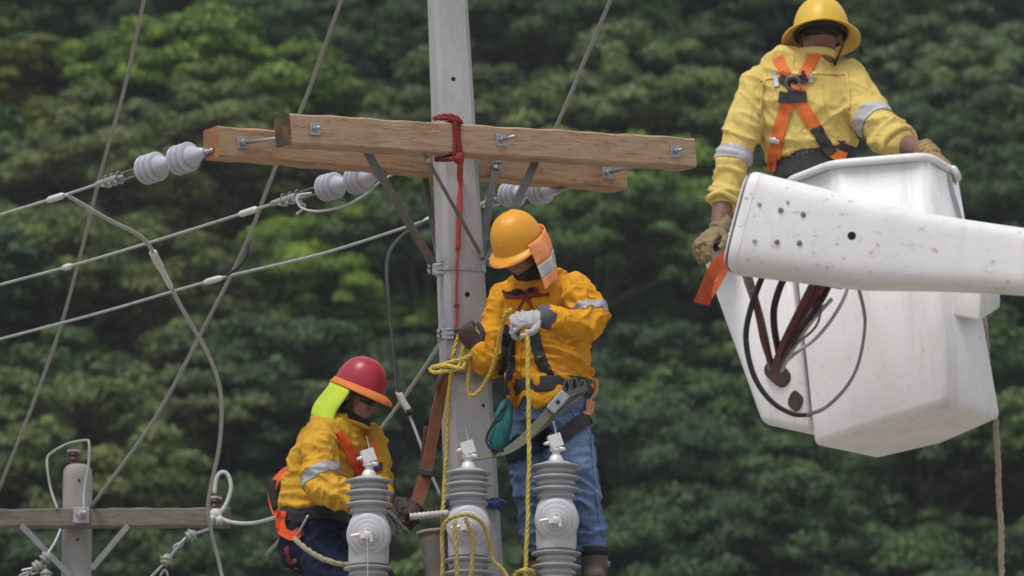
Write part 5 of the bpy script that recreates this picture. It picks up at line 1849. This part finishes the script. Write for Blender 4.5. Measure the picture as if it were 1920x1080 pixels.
mk('hair', remesh([ball(hc - f * .024 + u * .024, .093, .083, .064, (f, s, u))], .008, 3)[:2], M_hair, C_)
for k in (-1, 1):
    mk('chin_strap', tube(cr([HP(k * 1.75, .95, -.02), hc + s * k * .083 - f * .02 - u * .05, hc + s * k * .055 + f * .03 - u * .11], 5), .004, 6), M_black, hl)
# harness over the back
def hs(path, wd, m, nm='harness_strap', off=.004, th=.004, bv=None, par=None):
    return mk(nm, strap_px(bv or bv_c, path, wd, off, th), m, par or C_, sharp=40)
both = bvh_of(*join([(Vc, Fc), belt_geo]))
hs([(1459, 108), (1466, 125), (1478, 150), (1492, 178)], .046, M_orangeH)
hs([(1530, 100), (1520, 118), (1508, 140), (1494, 172)], .046, M_orangeH)
hs([(1480, 190), (1468, 220), (1458, 262), (1450, 322)], .050, M_orangeH, bv=both)
hs([(1497, 186), (1512, 212), (1532, 245)], .050, M_orangeH)
hs([(1529, 240), (1543, 265), (1560, 290)], .046, M_webbing, 'strap_sleeve', off=.007, bv=both)
hs([(1556, 284), (1568, 291), (1584, 297)], .044, M_orangeH, bv=both)
# dorsal plate with D-ring, label patch
hs([(1464, 146), (1476, 152), (1500, 150), (1512, 144)], .040, M_webbing, 'dorsal_pad', off=.007, th=.006)
hs([(1462, 182), (1476, 184), (1490, 184), (1512, 182)], .042, M_webbing, 'back_plate', off=.007, th=.006)
h = ray_px(bv_c, 1486, 160)
nn = h[1]
uu = unit(np.cross(nn, [1, 0, 0])); ss = unit(np.cross(uu, nn))
mk('d_ring', tube([h[0] + nn * (.026 + .01 * math.sin(t)) + ss * .027 * math.cos(t) + uu * .026 * math.sin(t) for t in np.linspace(0, 2 * math.pi, 24)], .008, 8), M_darksteel, C_)
hs([(1482, 166), (1500, 168)], .022, M_orangeH, 'loop_webbing', off=.022)
mk('ring_pad', boxg(h[0] + nn * .018, ss, uu, nn, .017, .018, .008), M_black, C_, smooth=False, bevel=(.006, 3))
for (px, py) in ((1518, 142), (1455, 150)):
    mk('label_patch', strap_px(bv_c, [(px - 5, py - 14), (px, py), (px + 2, py + 14)], .022, .004, .002), M_reflectC, C_)
mk('strap_slider', strap_px(both, [(1446, 262), (1455, 263), (1464, 264)], .014, .010, .004), M_terminal, C_)
# faint grey lettering on the belt and the strap sleeve
def text_on(bvh, txt, px, py, size, m, parent, tilt=0.0, off=.0015):
    cu = bpy.data.curves.new('lettering', 'FONT')
    cu.body = txt
    cu.size = size
    cu.align_x = 'CENTER'; cu.align_y = 'CENTER'
    o = bpy.data.objects.new('lettering', cu)
    COL.objects.link(o)
    dg = bpy.context.evaluated_depsgraph_get()
    me = bpy.data.meshes.new_from_object(o.evaluated_get(dg))
    bpy.data.objects.remove(o)
    h0 = ray_px(bvh, px, py)
    n_ = h0[1]
    x_ = unit(np.cross([0, 0, 1.0], n_))
    x_ = unit(x_ * math.cos(tilt) + np.array([0, 0, 1.0]) * math.sin(tilt))
    y_ = np.cross(n_, x_)
    V = []
    for v in me.vertices:
        p = h0[0] + x_ * v.co.x + y_ * v.co.y
        hh_ = bvh.find_nearest(Vector(p))
        q = np.array(hh_[0])
        V.append(q + n_ * off)
    F = [list(p.vertices) for p in me.polygons]
    bpy.data.meshes.remove(me)
    return mk('lettering', (V, F), m, parent, smooth=False, recalc=False)
M_print = mat('grey_print', (.085, .088, .10), .7)
bbv = bvh_of(*belt_geo)
for k, (px, py, a) in enumerate(((1484, 294, 7), (1494, 291, 6), (1504, 288, 7), (1512, 286, 6), (1521, 284, 7))):
    mk('faded_print', strap_px(bbv, [(px - 1 + k % 2, py - a / 2), (px + 2, py), (px + 1 - k % 2, py + a / 2)], .007, .001, .0008, cross=3), M_print, bt_)

# ================================================================== worker at the pole (amber helmet)
B_p = thing('person', 'worker in amber helmet and amber shirt with blue jeans, head bowed beside the pole', 'person', w(1060, 1085, -.34))
sideB = unit([.85, -.5, 0])
Tb = [(1034, 728, -.30, .180, .140), (1036, 700, -.30, .187, .148), (1028, 640, -.30, .178, .138), (1018, 590, -.30, .184, .132), (1014, 553, -.30, .185, .118), (1016, 526, -.30, .155, .095), (1018, 500, -.31, .085, .08)]
Lb = [(1074, 540, -.40, .078), (1096, 570, -.45, .076), (1112, 602, -.50, .070), (1086, 610, -.57, .066), (1050, 601, -.63, .058), (1034, 597, -.645, .055)]
Rb = [(950, 556, -.22, .078), (932, 610, -.25, .073), (924, 660, -.30, .070), (920, 684, -.34, .066), (908, 672, -.40, .055), (900, 660, -.43, .048)]
sb_ = [torso_tube(Tb, sideB)]
for A_ in (Lb, Rb):
    P, r = spl(A_, 5)
    sb_.append(tube(P, r, 16, tip=True))
Vb, Fb = garment(sb_, .0072, [((.5, .2, 1), .042, .13, .0026, None, 1), 
    ((.2, 0, 1), .085, .28, .005, None, 1), ((.4, 0, 1), .06, .25, .014, w(1060, 690, -.4), .26), ((1, -.5, 0.2), .055, .10, .013, w(1095, 600, -.5), .18),
    ((0, 0, 1), .055, .10, .008, w(925, 670, -.3), .15), ((1, 0, 1), .07, .2, .011, w(1060, 570, -.4), .2), ((1, 0, -.8), .06, .2, .006, w(985, 600, -.4), .2)], 8)
mk('shirt', (Vb, Fb), M_shirtB, B_p)
bv_b = bvh_of(Vb, Fb)
P, r = spl(Lb, 5)
i = np.argmin([np.linalg.norm(p - w(1106, 590, -.48)) for p in P])
mk('reflective_band', band_patch(Vb, Fb, P[i], unit(P[i + 3] - P[i - 3]), .028, .13, .004), M_reflect, B_p, recalc=False)
axc = unit(P[-1] - P[-5])
mk('glove_cuff', tube([P[-1] - axc * .005, P[-1] + axc * .03, P[-1] + axc * .062], [.057, .055, .050], 18), M_cuff, B_p)
pelB = [(1032, 705, -.30, .168, .128), (1030, 755, -.30, .178, .135), (1028, 795, -.30, .168, .125)]
lgB = [torso_tube(pelB, sideB)]
legsB = ([(992, 790, -.22, .094), (990, 850, -.25, .092), (997, 930, -.28, .083), (1006, 1000, -.28, .074), (1014, 1062, -.27, .070)],
         [(1064, 790, -.38, .102), (1076, 850, -.40, .097), (1090, 925, -.40, .087), (1102, 990, -.38, .077), (1113, 1064, -.37, .070)])
for a in legsB:
    P, r = spl(a, 5)
    lgB.append(tube(P, r, 16, tip=False))
Vj, Fj = garment(lgB, .009, [((0, 0, 1), .07, .2, .004, None, 1), ((.3, 0, 1), .05, .14, .010, w(1086, 910, -.45), .2), ((-.3, 0, 1), .05, .14, .010, w(996, 920, -.33), .2),
                             ((.2, 0, 1), .042, .14, .010, w(1104, 1000, -.4), .15), ((.2, 0, 1), .042, .14, .010, w(1008, 1020, -.3), .15), ((1, 0, .8), .05, .2, .008, w(1030, 790, -.4), .2)], 9)
mk('jeans', (Vj, Fj), M_jeans, B_p)
bv_j = bvh_of(Vj, Fj)
mk('jeans_hem', ring(w(1113, 1058, -.37), (.04, 0, 1), .071, .006, .016), M_jeans, B_p)
# sewn details: placket, pocket flap, armhole seam
def seam(bv, path, wd, m, par, nm='seam', off=.002, th=.004):
    mk(nm, strap_px(bv, path, wd, off, th), m, par)
seam(bv_b, [(986, 545), (978, 600), (972, 650), (970, 700), (974, 722)], .035, M_shirtB, B_p, 'placket')
seam(bv_b, [(1060, 538), (1055, 555), (1053, 572)], .014, M_shirtB, B_p, 'armhole_seam')
seam(bv_j, [(1108, 800), (1112, 860), (1118, 920), (1124, 980)], .012, M_jeans, B_p, 'side_seam')
seam(bv_j, [(1070, 770), (1085, 785), (1104, 790)], .012, M_jeans, B_p, 'pocket_seam')
# untucked shirt front
def bottom(x):
    return np.interp(x, [944, 950, 962, 974, 982, 992, 1004, 1030, 1056, 1075], [735, 748, 776, 758, 742, 752, 772, 758, 738, 722])
bj2 = bvh_of(*join([(Vb, Fb), (Vj, Fj)]))
rows = []
for t in np.linspace(0, 1, 9):
    row_ = []
    for x in np.linspace(946, 1072, 40):
        y_ = 700 + (bottom(x) - 700) * t
        h = ray_px(bj2, x, y_) or ray_px(bj2, 1010, y_)
        d_ = .010 + .016 * t + .006 * math.sin(x * .12 + t * 2)
        row_.append(w(x, y_, h[0][1] - Y0) + np.array([0, -1, 0]) * d_)
    rows.append(row_)
R_arr = np.array(rows)
for _ in range(2):
    R_arr[:, 1:-1] = (R_arr[:, :-2] + 2 * R_arr[:, 1:-1] + R_arr[:, 2:]) / 4
mk('shirt_tail', sheet(R_arr, .004), M_shirtB, B_p)
for (px, py) in ((968, 672), (976, 722), (970, 640)):
    h = ray_px(bj2, px, py)
    mk('button', lathe([(0, .007), (.003, .006)], h[0] + h[1] * .022, h[1], 10), M_leather, B_p)
# belt, harness
mk('tool_belt', torso_tube([(1033, 745, -.30, .196, .160), (1033, 732, -.30, .198, .162), (1033, 716, -.30, .196, .160)], sideB), M_webbing, B_p)
belt_b = bvh_of(*join([(Vb, Fb), (Vj, Fj), torso_tube([(1033, 745, -.30, .196, .160), (1033, 716, -.30, .196, .160)], sideB)]))
mk('harness_strap', strap_px(bv_b, [(1000, 616), (1008, 650), (1020, 690), (1040, 712), (1064, 718)], .048, .006, .005), M_webbing, B_p, sharp=40)
mk('harness_strap', strap_px(belt_b, [(950, 612), (946, 660), (938, 720), (936, 770)], .045, .012, .006), M_dark, B_p, sharp=40)
mk('thigh_strap', strap_px(bv_j, [(1108, 778), (1085, 795), (1058, 815), (1030, 838)], .066, .006, .006), M_webbing, B_p, sharp=40)
mk('seat_pad', strap_px(bv_j, [(1030, 800), (1015, 820), (985, 838), (955, 850)], .10, .012, .012), M_navy, B_p, sharp=40)
mk('hip_loop', tube(cr(wl([(1108, 712, -.32), (1118, 716, -.33), (1116, 736, -.34), (1106, 750, -.36), (1100, 776, -.42)]), 6), .012, 8, rb=.005), M_salmon, B_p)
mk('hip_webbing', strap_px(bv_j, [(1106, 735), (1102, 755), (1098, 780)], .035, .012, .004), M_salmon, B_p)
for k, (px, py) in enumerate(((1062, 722), (1075, 718), (1088, 722))):
    h = ray_px(belt_b, px, py)
    mk('carabiner', tube(cr([h[0] + h[1] * .014 + A3([.014 * math.cos(t), 0, .032 * math.sin(t) - .012]) for t in np.linspace(0, 2 * math.pi, 13)], 3), .0055, 6), M_darksteel, B_p)
# chest tie and dark cords
for pth in ([(942, 548), (960, 552), (975, 545), (985, 556)], [(985, 552), (1000, 540), (1008, 548), (992, 556), (1030, 552)], [(986, 555), (976, 575), (968, 590)], [(988, 556), (996, 575), (1000, 590)], [(946, 556), (968, 558), (984, 556)]):
    mk('chest_cord', strap_px(bv_b, pth, .012, .006, .008, cross=3), M_redsling if pth[0][0] > 945 else M_dark, B_p)
for (px, py, r_) in ((974, 552, .018), (996, 549, .016)):
    h = ray_px(bv_b, px, py)
    mk('cord_knot', ball(h[0] + h[1] * .01, r_, .014, r_ * .8), M_dark, B_p)
for pth in ([(962, 618), (958, 650), (960, 690), (952, 740)], [(972, 620), (966, 660), (952, 700), (946, 745)], [(956, 622), (948, 655), (944, 700)]):
    P = []
    for q in cr([(a, b, 0) for a, b in pth], 5):
        h = ray_px(belt_b, q[0], q[1])
        P.append((h[0] + h[1] * .028) if h else w(q[0], q[1], -.5))
    mk('tool_cord', tube(np.array(P), .009, 6), M_dark, B_p)
# head
hcB = w(978, 470, -.46)
fB = unit([-.46, -.62, -.62])
hg, (f, s, u) = head_geo(hcB, fB, (0, 0, 1), w(1016, 512, -.32))
bodyB = hg + [torso_tube(Tb, sideB, 0, .82), torso_tube(pelB, sideB, 0, .88)]
for a in (Lb, Rb):
    P, r = spl(a, 5)
    bodyB.append(tube(P, r * .62, 12))
LHb = dict(wr=w(1018, 596, -.665), d=unit(w(968, 600, -.68) - w(1018, 596, -.665)), nrm=(-.05, -.75, .55), curl=(.75, 1.0, .7), thumb=-1)
RHb = dict(wr=w(897, 655, -.43), d=unit(w(880, 632, -.45) - w(897, 655, -.43)), nrm=(-.4, -.7, .2), curl=(.9, 1.1, .8), thumb=1, s=.93)
P = np.array([spl(Lb, 5)[0][-1], LHb['wr']]); bodyB.append(tube(P, .032, 12))
P = np.array([spl(Rb, 5)[0][-1], RHb['wr']]); bodyB.append(tube(P, .030, 12))
bodyB += hand_geo(**LHb) + hand_geo(**RHb)
for a in legsB:
    P, r = spl(a, 5)
    bodyB.append(tube(P, r * .8, 12))
V, F, N = remesh(bodyB, .0075, 3)
mk('body', (V, F), M_skin, B_p)
gg = hand_geo(fat=.0028, s=1.16, **LHb)
V, F, N = remesh(gg, .0042, 1)
V = wrinkle(V, N, [(LHb['d'], .024, .06, .003, None, 1)], 6)
mk('glove', (V, F), M_glovegrey, B_p, label='pale grey knit glove')
gg = hand_geo(**{**RHb, 'fat': .003, 's': 1.0})
V, F, N = remesh(gg, .0042, 1)
mk('glove', (V, F), M_glovedark, B_p, label='dark glove')
# dark shell over the lower face, standing in for shade under the helmet
mk('face_shade', remesh([ball(hcB + f * .03 - u * .085, .070, .062, .05, (f, s, u)), ball(hcB + f * .0 - u * .10, .07, .066, .05, (f, s, u)), ball(hcB - f * .03 - u * .06, .06, .076, .06, (f, s, u))], .008, 3)[:2], M_dark, B_p)
hlB, ho, fr_, HP = helmet(B_p, hcB, fB, (0, 0, 1), M_orangehat, H=.155, af=.132, as_=.118, lift=.040, ridge=.004,
       brim=lambda p: (.008 + .042 * max(0, math.cos(p)) ** 1.2, .004 + .022 * max(0, math.cos(p))))
mk('badge', lathe([(-.002, .012), (.004, .011)], HP(.1, .93, .22), f + u * .25, 12), mat('helmet_badge', (.55, .20, .02), .5), hlB)
mk('front_boss', boxg(HP(0, .90, .38), s, unit(f * .3 - u), unit(f + u * .3), .016, .016, .006), M_orangehat, hlB, smooth=False, bevel=(.004, 2))
def cape(parent, HP, phis, drop, nm, m, t0, t1, nb, rows_=7, th=.0025, out=1.03, rr=.10, curve=.02):
    rows = []
    for t in np.linspace(t0, t1, rows_):
        row_ = []
        for p in phis:
            a = HP(p, 1.03, .13, .012)
            b = A3(nb) + (a - A3(HP(0, 0.0, 0))) * .9
            q = a * (1 - t) + b * t + np.array([0, 0, curve * math.sin(math.pi * t)])
            q = q + (a - HP(0, 0, 0)) * (.10 * math.sin(p * 8 + t * 4) * t - .22 * t * t)
            row_.append(q)
        rows.append(row_)
    return mk(nm, sheet(np.array(rows), th), m, parent)
# head frame: angle 0 = front, +90 deg = his right side (s)
ph = np.radians(np.linspace(-56, -178, 26))
nbB = ho + w(1010, 556, -.37) - w(968, 452, -.40)
cape(hlB, HP, ph, .12, 'neck_cape', M_salmonbright, 0, .46, nbB)
cape(hlB, HP, ph, .12, 'cape_tape', M_reflectC, .46, .68, nbB, th=.003)
cape(hlB, HP, ph, .12, 'cape_edge', M_salmonbright, .68, .84, nbB)
mk('collar', tube([w(1017, 514, -.33) + sideB * .080 * math.cos(t) + np.cross([0, 0, 1.0], sideB) * .080 * math.sin(t) + A3([0, 0, .008 + .016 * math.sin(t)]) for t in np.linspace(0, 2 * math.pi, 28)], .012, 8, rb=.02, side=(0, 0, 1)), M_shirtB, B_p)
for f_, d in ((w(1014, 1076, -.30), (-.3, -.9, 0)), (w(1114, 1066, -.40), (-.05, -.95, 0))):
    V, F, N = remesh(foot_geo(f_, d, 1.05), .009, 2)
    mk('boot', (V, F), M_boot, B_p)
    mk('boot_collar', ring(f_ + A3([0, 0, .075]), (0, 0, 1), .061, .006, .022), M_dark, B_p)
# things that hang on him
tp_ = thing('teal_pouch', 'teal fabric pouch hanging at the hip of the worker in blue jeans', 'pouch', w(935, 850, -.42))
V, F, N = remesh([tube(cr(wl([(950, 760, -.46), (944, 790, -.47), (936, 820, -.48), (932, 838, -.48)]), 5), np.interp(np.linspace(0, 1, 16), [0, .4, .8, 1], [.03, .05, .056, .04]), 14, rb=np.interp(np.linspace(0, 1, 16), [0, .5, 1], [.025, .045, .04]), side=(1, 0, 0), tip=True)], .009, 2)
V = wrinkle(V, N, [((1, 0, .3), .05, .15, .005, None, 1)], 12)
mk('bag', (V, F), M_teal, tp_)
mk('pull_cord', tube(cr(wl([(950, 758, -.50), (928, 790, -.52), (912, 822, -.52), (922, 842, -.53), (945, 845, -.53)]), 6), .006, 6), M_dark, tp_)
ln = thing('positioning_lanyard', 'worn khaki webbing lanyard from the hip of the jeans worker across to the pole', 'lanyard', w(960, 835, -.5))
P = cr(wl([(1100, 728, -.46), (1072, 738, -.52), (1048, 752, -.56), (1020, 785, -.57), (985, 822, -.56), (950, 846, -.54), (915, 856, -.42), (872, 862, -.30)]), 7)
N = np.array([unit([-.2 + .02 * i / 4, -.95, .3]) for i in range(len(P))])
mk('webbing', ribbon(P, N, np.interp(np.linspace(0, 1, len(P)), [0, .3, .55, .75, 1], [.03, .04, .05, .035, .02]), .008), M_khaki, ln, sharp=40)
mk('second_strand', rope_geo(cr(wl([(1090, 744, -.5), (1050, 772, -.56), (1020, 800, -.57), (990, 822, -.57)]), 8), .010), M_khaki, ln)
mk('buckle', boxg(w(1046, 754, -.585), unit(w(1030, 772, -.58) - w(1060, 738, -.58)), [0, 1, 0], unit(np.cross(unit(w(1030, 772, -.58) - w(1060, 738, -.58)), [0, 1, 0])), .055, .010, .026), M_galv, ln, smooth=False, bevel=(.006, 2))
mk('buckle_pin', lathe([(0, .010), (.016, .009)], w(1046, 754, -.593), (0, -1, 0), 10), M_black, ln)

# ================================================================== worker at the left (red helmet)
A_p = thing('person', 'worker in red helmet with neon neck cape leaning back left of the pole', 'person', w(700, 1240, -.05))
sideA = unit([.36, .93, 0])
Ta = [(588, 962, .03, .172, .152), (592, 930, .03, .176, .156), (606, 888, .02, .18, .168), (622, 846, 0, .19, .162), (634, 810, 0, .178, .128), (646, 788, 0, .12, .088), (655, 770, 0, .075, .07)]
Na = [(602, 822, -.16, .088), (600, 868, -.21, .088), (606, 908, -.26, .084), (646, 930, -.29, .074), (690, 938, -.27, .064), (712, 941, -.25, .056)]
Fa = [(688, 818, .12, .080), (702, 850, .09, .074), (708, 884, .03, .066), (716, 915, -.04, .056), (722, 930, -.08, .05)]
sa = [torso_tube(Ta, sideA)]
for A_ in (Na, Fa):
    P, r = spl(A_, 5)
    sa.append(tube(P, r, 16, tip=True))
Va, Fa_ = garment(sa, .0072, [((.5, .2, 1), .042, .13, .0026, None, 1), 
    ((.3, 0, 1), .085, .28, .005, None, 1), ((.1, 0, 1), .05, .25, .010, w(575, 935, -.05), .17), ((1, 0, -.2), .055, .10, .010, w(640, 925, -.29), .17),
    ((1, 0, 1), .07, .2, .008, w(590, 880, -.2), .15), ((1, 0, .3), .06, .2, .006, w(660, 850, -.1), .15), ((.6, 0, 1), .06, .15, .008, w(600, 905, -.26), .12)], 15)
mk('shirt', (Va, Fa_), M_shirtA, A_p)
bv_a = bvh_of(Va, Fa_)
P, r = spl(Na, 5)
i = np.argmin([np.linalg.norm(p - w(602, 896, -.25)) for p in P])
mk('reflective_band', band_patch(Va, Fa_, P[i], unit(w(618, 925, -.27) - w(590, 870, -.22)), .026, .125, .004), M_reflect, A_p, recalc=False)
pelA = [(590, 955, .03, .163, .138), (588, 1000, .03, .178, .160), (598, 1050, .01, .165, .155)]
lgA = [torso_tube(pelA, sideA)]
legsA = ([(590, 1010, -.08, .115), (636, 1078, -.16, .105), (725, 1120, -.24, .088), (770, 1230, -.22, .07), (800, 1330, -.18, .06)],
         [(606, 1010, .12, .11), (660, 1078, .12, .10), (742, 1120, .06, .086), (790, 1230, .0, .07), (820, 1330, -.04, .06)])
for a in legsA:
    P, r = spl(a, 5)
    lgA.append(tube(P, r, 16))
Vn, Fn = garment(lgA, .012, [((0, 0, 1), .08, .2, .006, None, 1), ((1, 0, 1), .06, .2, .010, w(620, 1040, -.15), .2)], 17)
mk('trousers', (Vn, Fn), M_navy, A_p)
allA = bvh_of(*join([(Va, Fa_), (Vn, Fn)]))
mk('waist_belt', torso_tube([(588, 984, .03, .176, .158), (588, 972, .03, .178, .160), (588, 960, .03, .176, .158)], sideA), M_webbing, A_p)
mk('chest_strap', strap_px(bv_a, [(632, 812), (648, 835), (664, 862), (680, 892)], .050, .006, .005), M_redorange, A_p, sharp=40)
mk('chest_strap', strap_px(bv_a, [(692, 822), (700, 850), (706, 880)], .040, .006, .005), M_orangecloth, A_p, sharp=40)
mk('cross_strap', strap_px(bv_a, [(686, 872), (700, 880), (716, 876)], .030, .010, .005), M_webbing, A_p, sharp=40)
mk('hip_strap', strap_px(allA, [(532, 962), (530, 982), (536, 1000), (548, 1008)], .040, .010, .006), M_redorange, A_p, sharp=40)
mk('hip_plate', strap_px(allA, [(536, 1000), (552, 1006), (568, 996)], .046, .014, .006), M_redorange, A_p, sharp=40)
mk('hip_buckle', tube(cr(wl([(578, 966, -.30), (566, 988, -.28), (554, 1008, -.25)]), 4), .006, 8), M_galv, A_p)
mk('side_pouch', boxg(w(562, 972, -.19), unit([.9, -.4, 0]), unit([.4, .9, 0]), [0, 0, 1], .040, .02, .03), M_dark, A_p, smooth=False, bevel=(.01, 3))
P = cr(wl([(548, 878, .10), (530, 890, .12), (516, 908, .12), (512, 930, .1), (520, 958, .06), (536, 970, .0)]), 5)
mk('shoulder_strap', ribbon(P, np.array([unit([-.7, -.7, .3])] * len(P)), .050, .008), M_redorange, A_p, sharp=40)
mk('strap_pad', tube(cr(wl([(514, 905, .13), (514, 930, .1), (522, 955, .06)]), 5), .026, 10), M_dark, A_p)
mk('trouser_tag', strap_px(bvh_of(Vn, Fn), [(538, 1025), (542, 1045), (546, 1055)], .018, .004, .003), M_redsling, A_p)
hcA = w(668, 742, -.05)
fA = unit([.84, -.36, -.40])
hg, (f, s, u) = head_geo(hcA, fA, (0, 0, 1), w(652, 790, 0))
bodyA = hg + [torso_tube(Ta, sideA, 0, .82), torso_tube(pelA, sideA, 0, .88)]
for a in (Na, Fa):
    P, r = spl(a, 5)
    bodyA.append(tube(P, r * .62, 12))
NH = dict(wr=w(728, 940, -.245), d=unit(w(780, 956, -.25) - w(728, 940, -.245)), nrm=(.1, -.75, .65), curl=(.7, 1.05, .8), thumb=1)
FH = dict(wr=w(736, 944, -.14), d=unit(w(784, 956, -.17) - w(736, 944, -.14)), nrm=(.1, .3, .9), curl=(.9, 1.1, .8), thumb=1)
for a, H_ in ((Na, NH), (Fa, FH)):
    bodyA.append(tube(np.array([spl(a, 5)[0][-1], H_['wr']]), .032, 12))
    bodyA += hand_geo(**H_)
for a in legsA:
    P, r = spl(a, 5)
    bodyA.append(tube(P, r * .8, 12))
V, F, N = remesh(bodyA, .0065, 3)
mk('body', (V, F), M_skin, A_p)
for H_ in (NH, FH):
    gg = hand_geo(fat=.0030, s=1.18, **H_)
    d_ = unit(H_['d'])
    gg.append(tube([H_['wr'] - d_ * .05, H_['wr'] - d_ * .02, H_['wr'] + d_ * .02], [.050, .045, .040], 14))
    V, F, N = remesh(gg, .0042, 1)
    V = wrinkle(V, N, [(d_, .024, .06, .003, None, 1)], 19)
    mk('glove', (V, F), M_glovedark, A_p)
for a in legsA:
    e = pt([a[-1]])[0]
    V, F, N = remesh(foot_geo(e + A3([0, 0, -.06]), (.8, -.3, 0)), .01, 2)
    mk('boot', (V, F), M_boot, A_p)
hlA, ho, fr_, HP = helmet(A_p, hcA, fA, (0, 0, 1), M_redhat, H=.152, af=.126, as_=.110, lift=.034, ridge=.003,
       brim=lambda p: (.008 + .040 * max(0, math.cos(p)) ** 1.3, .003 + .010 * max(0, math.cos(p))))
# orange shade rim round the helmet foot
phs = np.linspace(0, 2 * math.pi, 49)
rows = []
for (ext, h, dr) in ((.003, .10, 0), (.006, .03, 0), (.012, -.02, .003), (.018, -.06, .005)):
    rows.append([HP(p, 1.0 , h, ext + (.040 * max(0, math.cos(p)) ** 1.3 if h < .1 else .0), dr + .010 * max(0, math.cos(p)) * (h < .1)) for p in phs])
mk('shade_rim', sheet(np.array(rows), .004), M_orangecloth, hlA)
nbA = ho + w(612, 800, .02) - w(672, 730, -.03)
ph = np.radians(np.linspace(82, 270, 36))
def capeA(nm, m, t0, t1, th=.004):
    rows = []
    for t in np.linspace(t0, t1, 9):
        row_ = []
        for p in ph:
            a = HP(p, 1.1, -.10)
            k = math.cos(p) * .5 + .5
            dn = a + np.array([-.080, .0, -.215]) + (a - ho) * (.10)
            q = a * (1 - t) + dn * t + f * (.05 * t * math.sin(math.pi * min(1, t * 1.1))) * (-1)
            q = q + (a - ho) * .05 * math.sin(p * 8) * t
            row_.append(q)
        rows.append(row_)
    mk(nm, sheet(np.array(rows), th), m, hlA)
capeA('neck_cape', M_neon, 0, .82)
capeA('cape_edge', M_salmon, .82, 1.0, .005)
ctr_ = [(.074, .052), (.094, .034), (.1, .0)]
pts_ = []
for k in np.linspace(-1, 1, 17):
    a = k * 1.15
    pts_.append(hcA + f * (.104 * math.cos(a) ** .7 + .006) + s * .078 * math.sin(a) + u * .004)
mk('sunglasses', tube(np.array(pts_), .019, 10, rb=.004, side=u), M_lens, A_p)
for k in (-1, 1):
    mk('temple_arm', tube([pts_[0 if k < 0 else -1], hcA + s * k * .082 - f * .02 + u * .006], .004, 6), M_lens, A_p)
    mk('chin_strap', tube(cr([HP(k * 1.35, .97, -.05), hcA + s * k * .072 + f * .035 - u * .06, hcA + f * .062 + s * k * .01 - u * .126], 6), .006, 6), M_black, hlA)
mk('hair', remesh([ball(hcA - f * .03 + u * .01, .082, .081, .075, (f, s, u)), ball(hcA - f * .05 - u * .04, .05, .06, .05, (f, s, u))], .008, 3)[:2], M_hair, A_p)
mk('neck_scarf', tube([w(652, 786, -.01) + A3([.08 * math.cos(t), .08 * math.sin(t), .006 - .03 * math.cos(t)]) for t in np.linspace(0, 2 * math.pi, 26)], .026, 10), M_dark, A_p)
mk('collar', tube([w(652, 794, -.01) + A3([.096 * math.cos(t), .09 * math.sin(t), .0 - .03 * math.cos(t)]) for t in np.linspace(0, 2 * math.pi, 28)], .011, 8, rb=.018, side=(0, 0, 1)), M_shirtA, A_p)
rope_thing('tan_lanyard', 'tan rope lanyard hanging across the navy trousers of the red helmet worker', [[(552, 1010, -.27), (575, 1030, -.32), (606, 1048, -.36), (640, 1058, -.38), (668, 1058, -.38)]], M_jute, .013, 'lanyard')
rope_thing('grey_rope_end', 'frayed grey rope end trailing below the dark glove', [[(728, 958, -.28), (740, 970, -.3), (752, 985, -.3), (764, 998, -.3)], [(726, 966, -.27), (738, 982, -.28), (746, 1000, -.28)]], mat('grey_rope', (.14, .13, .12), .9), .010)
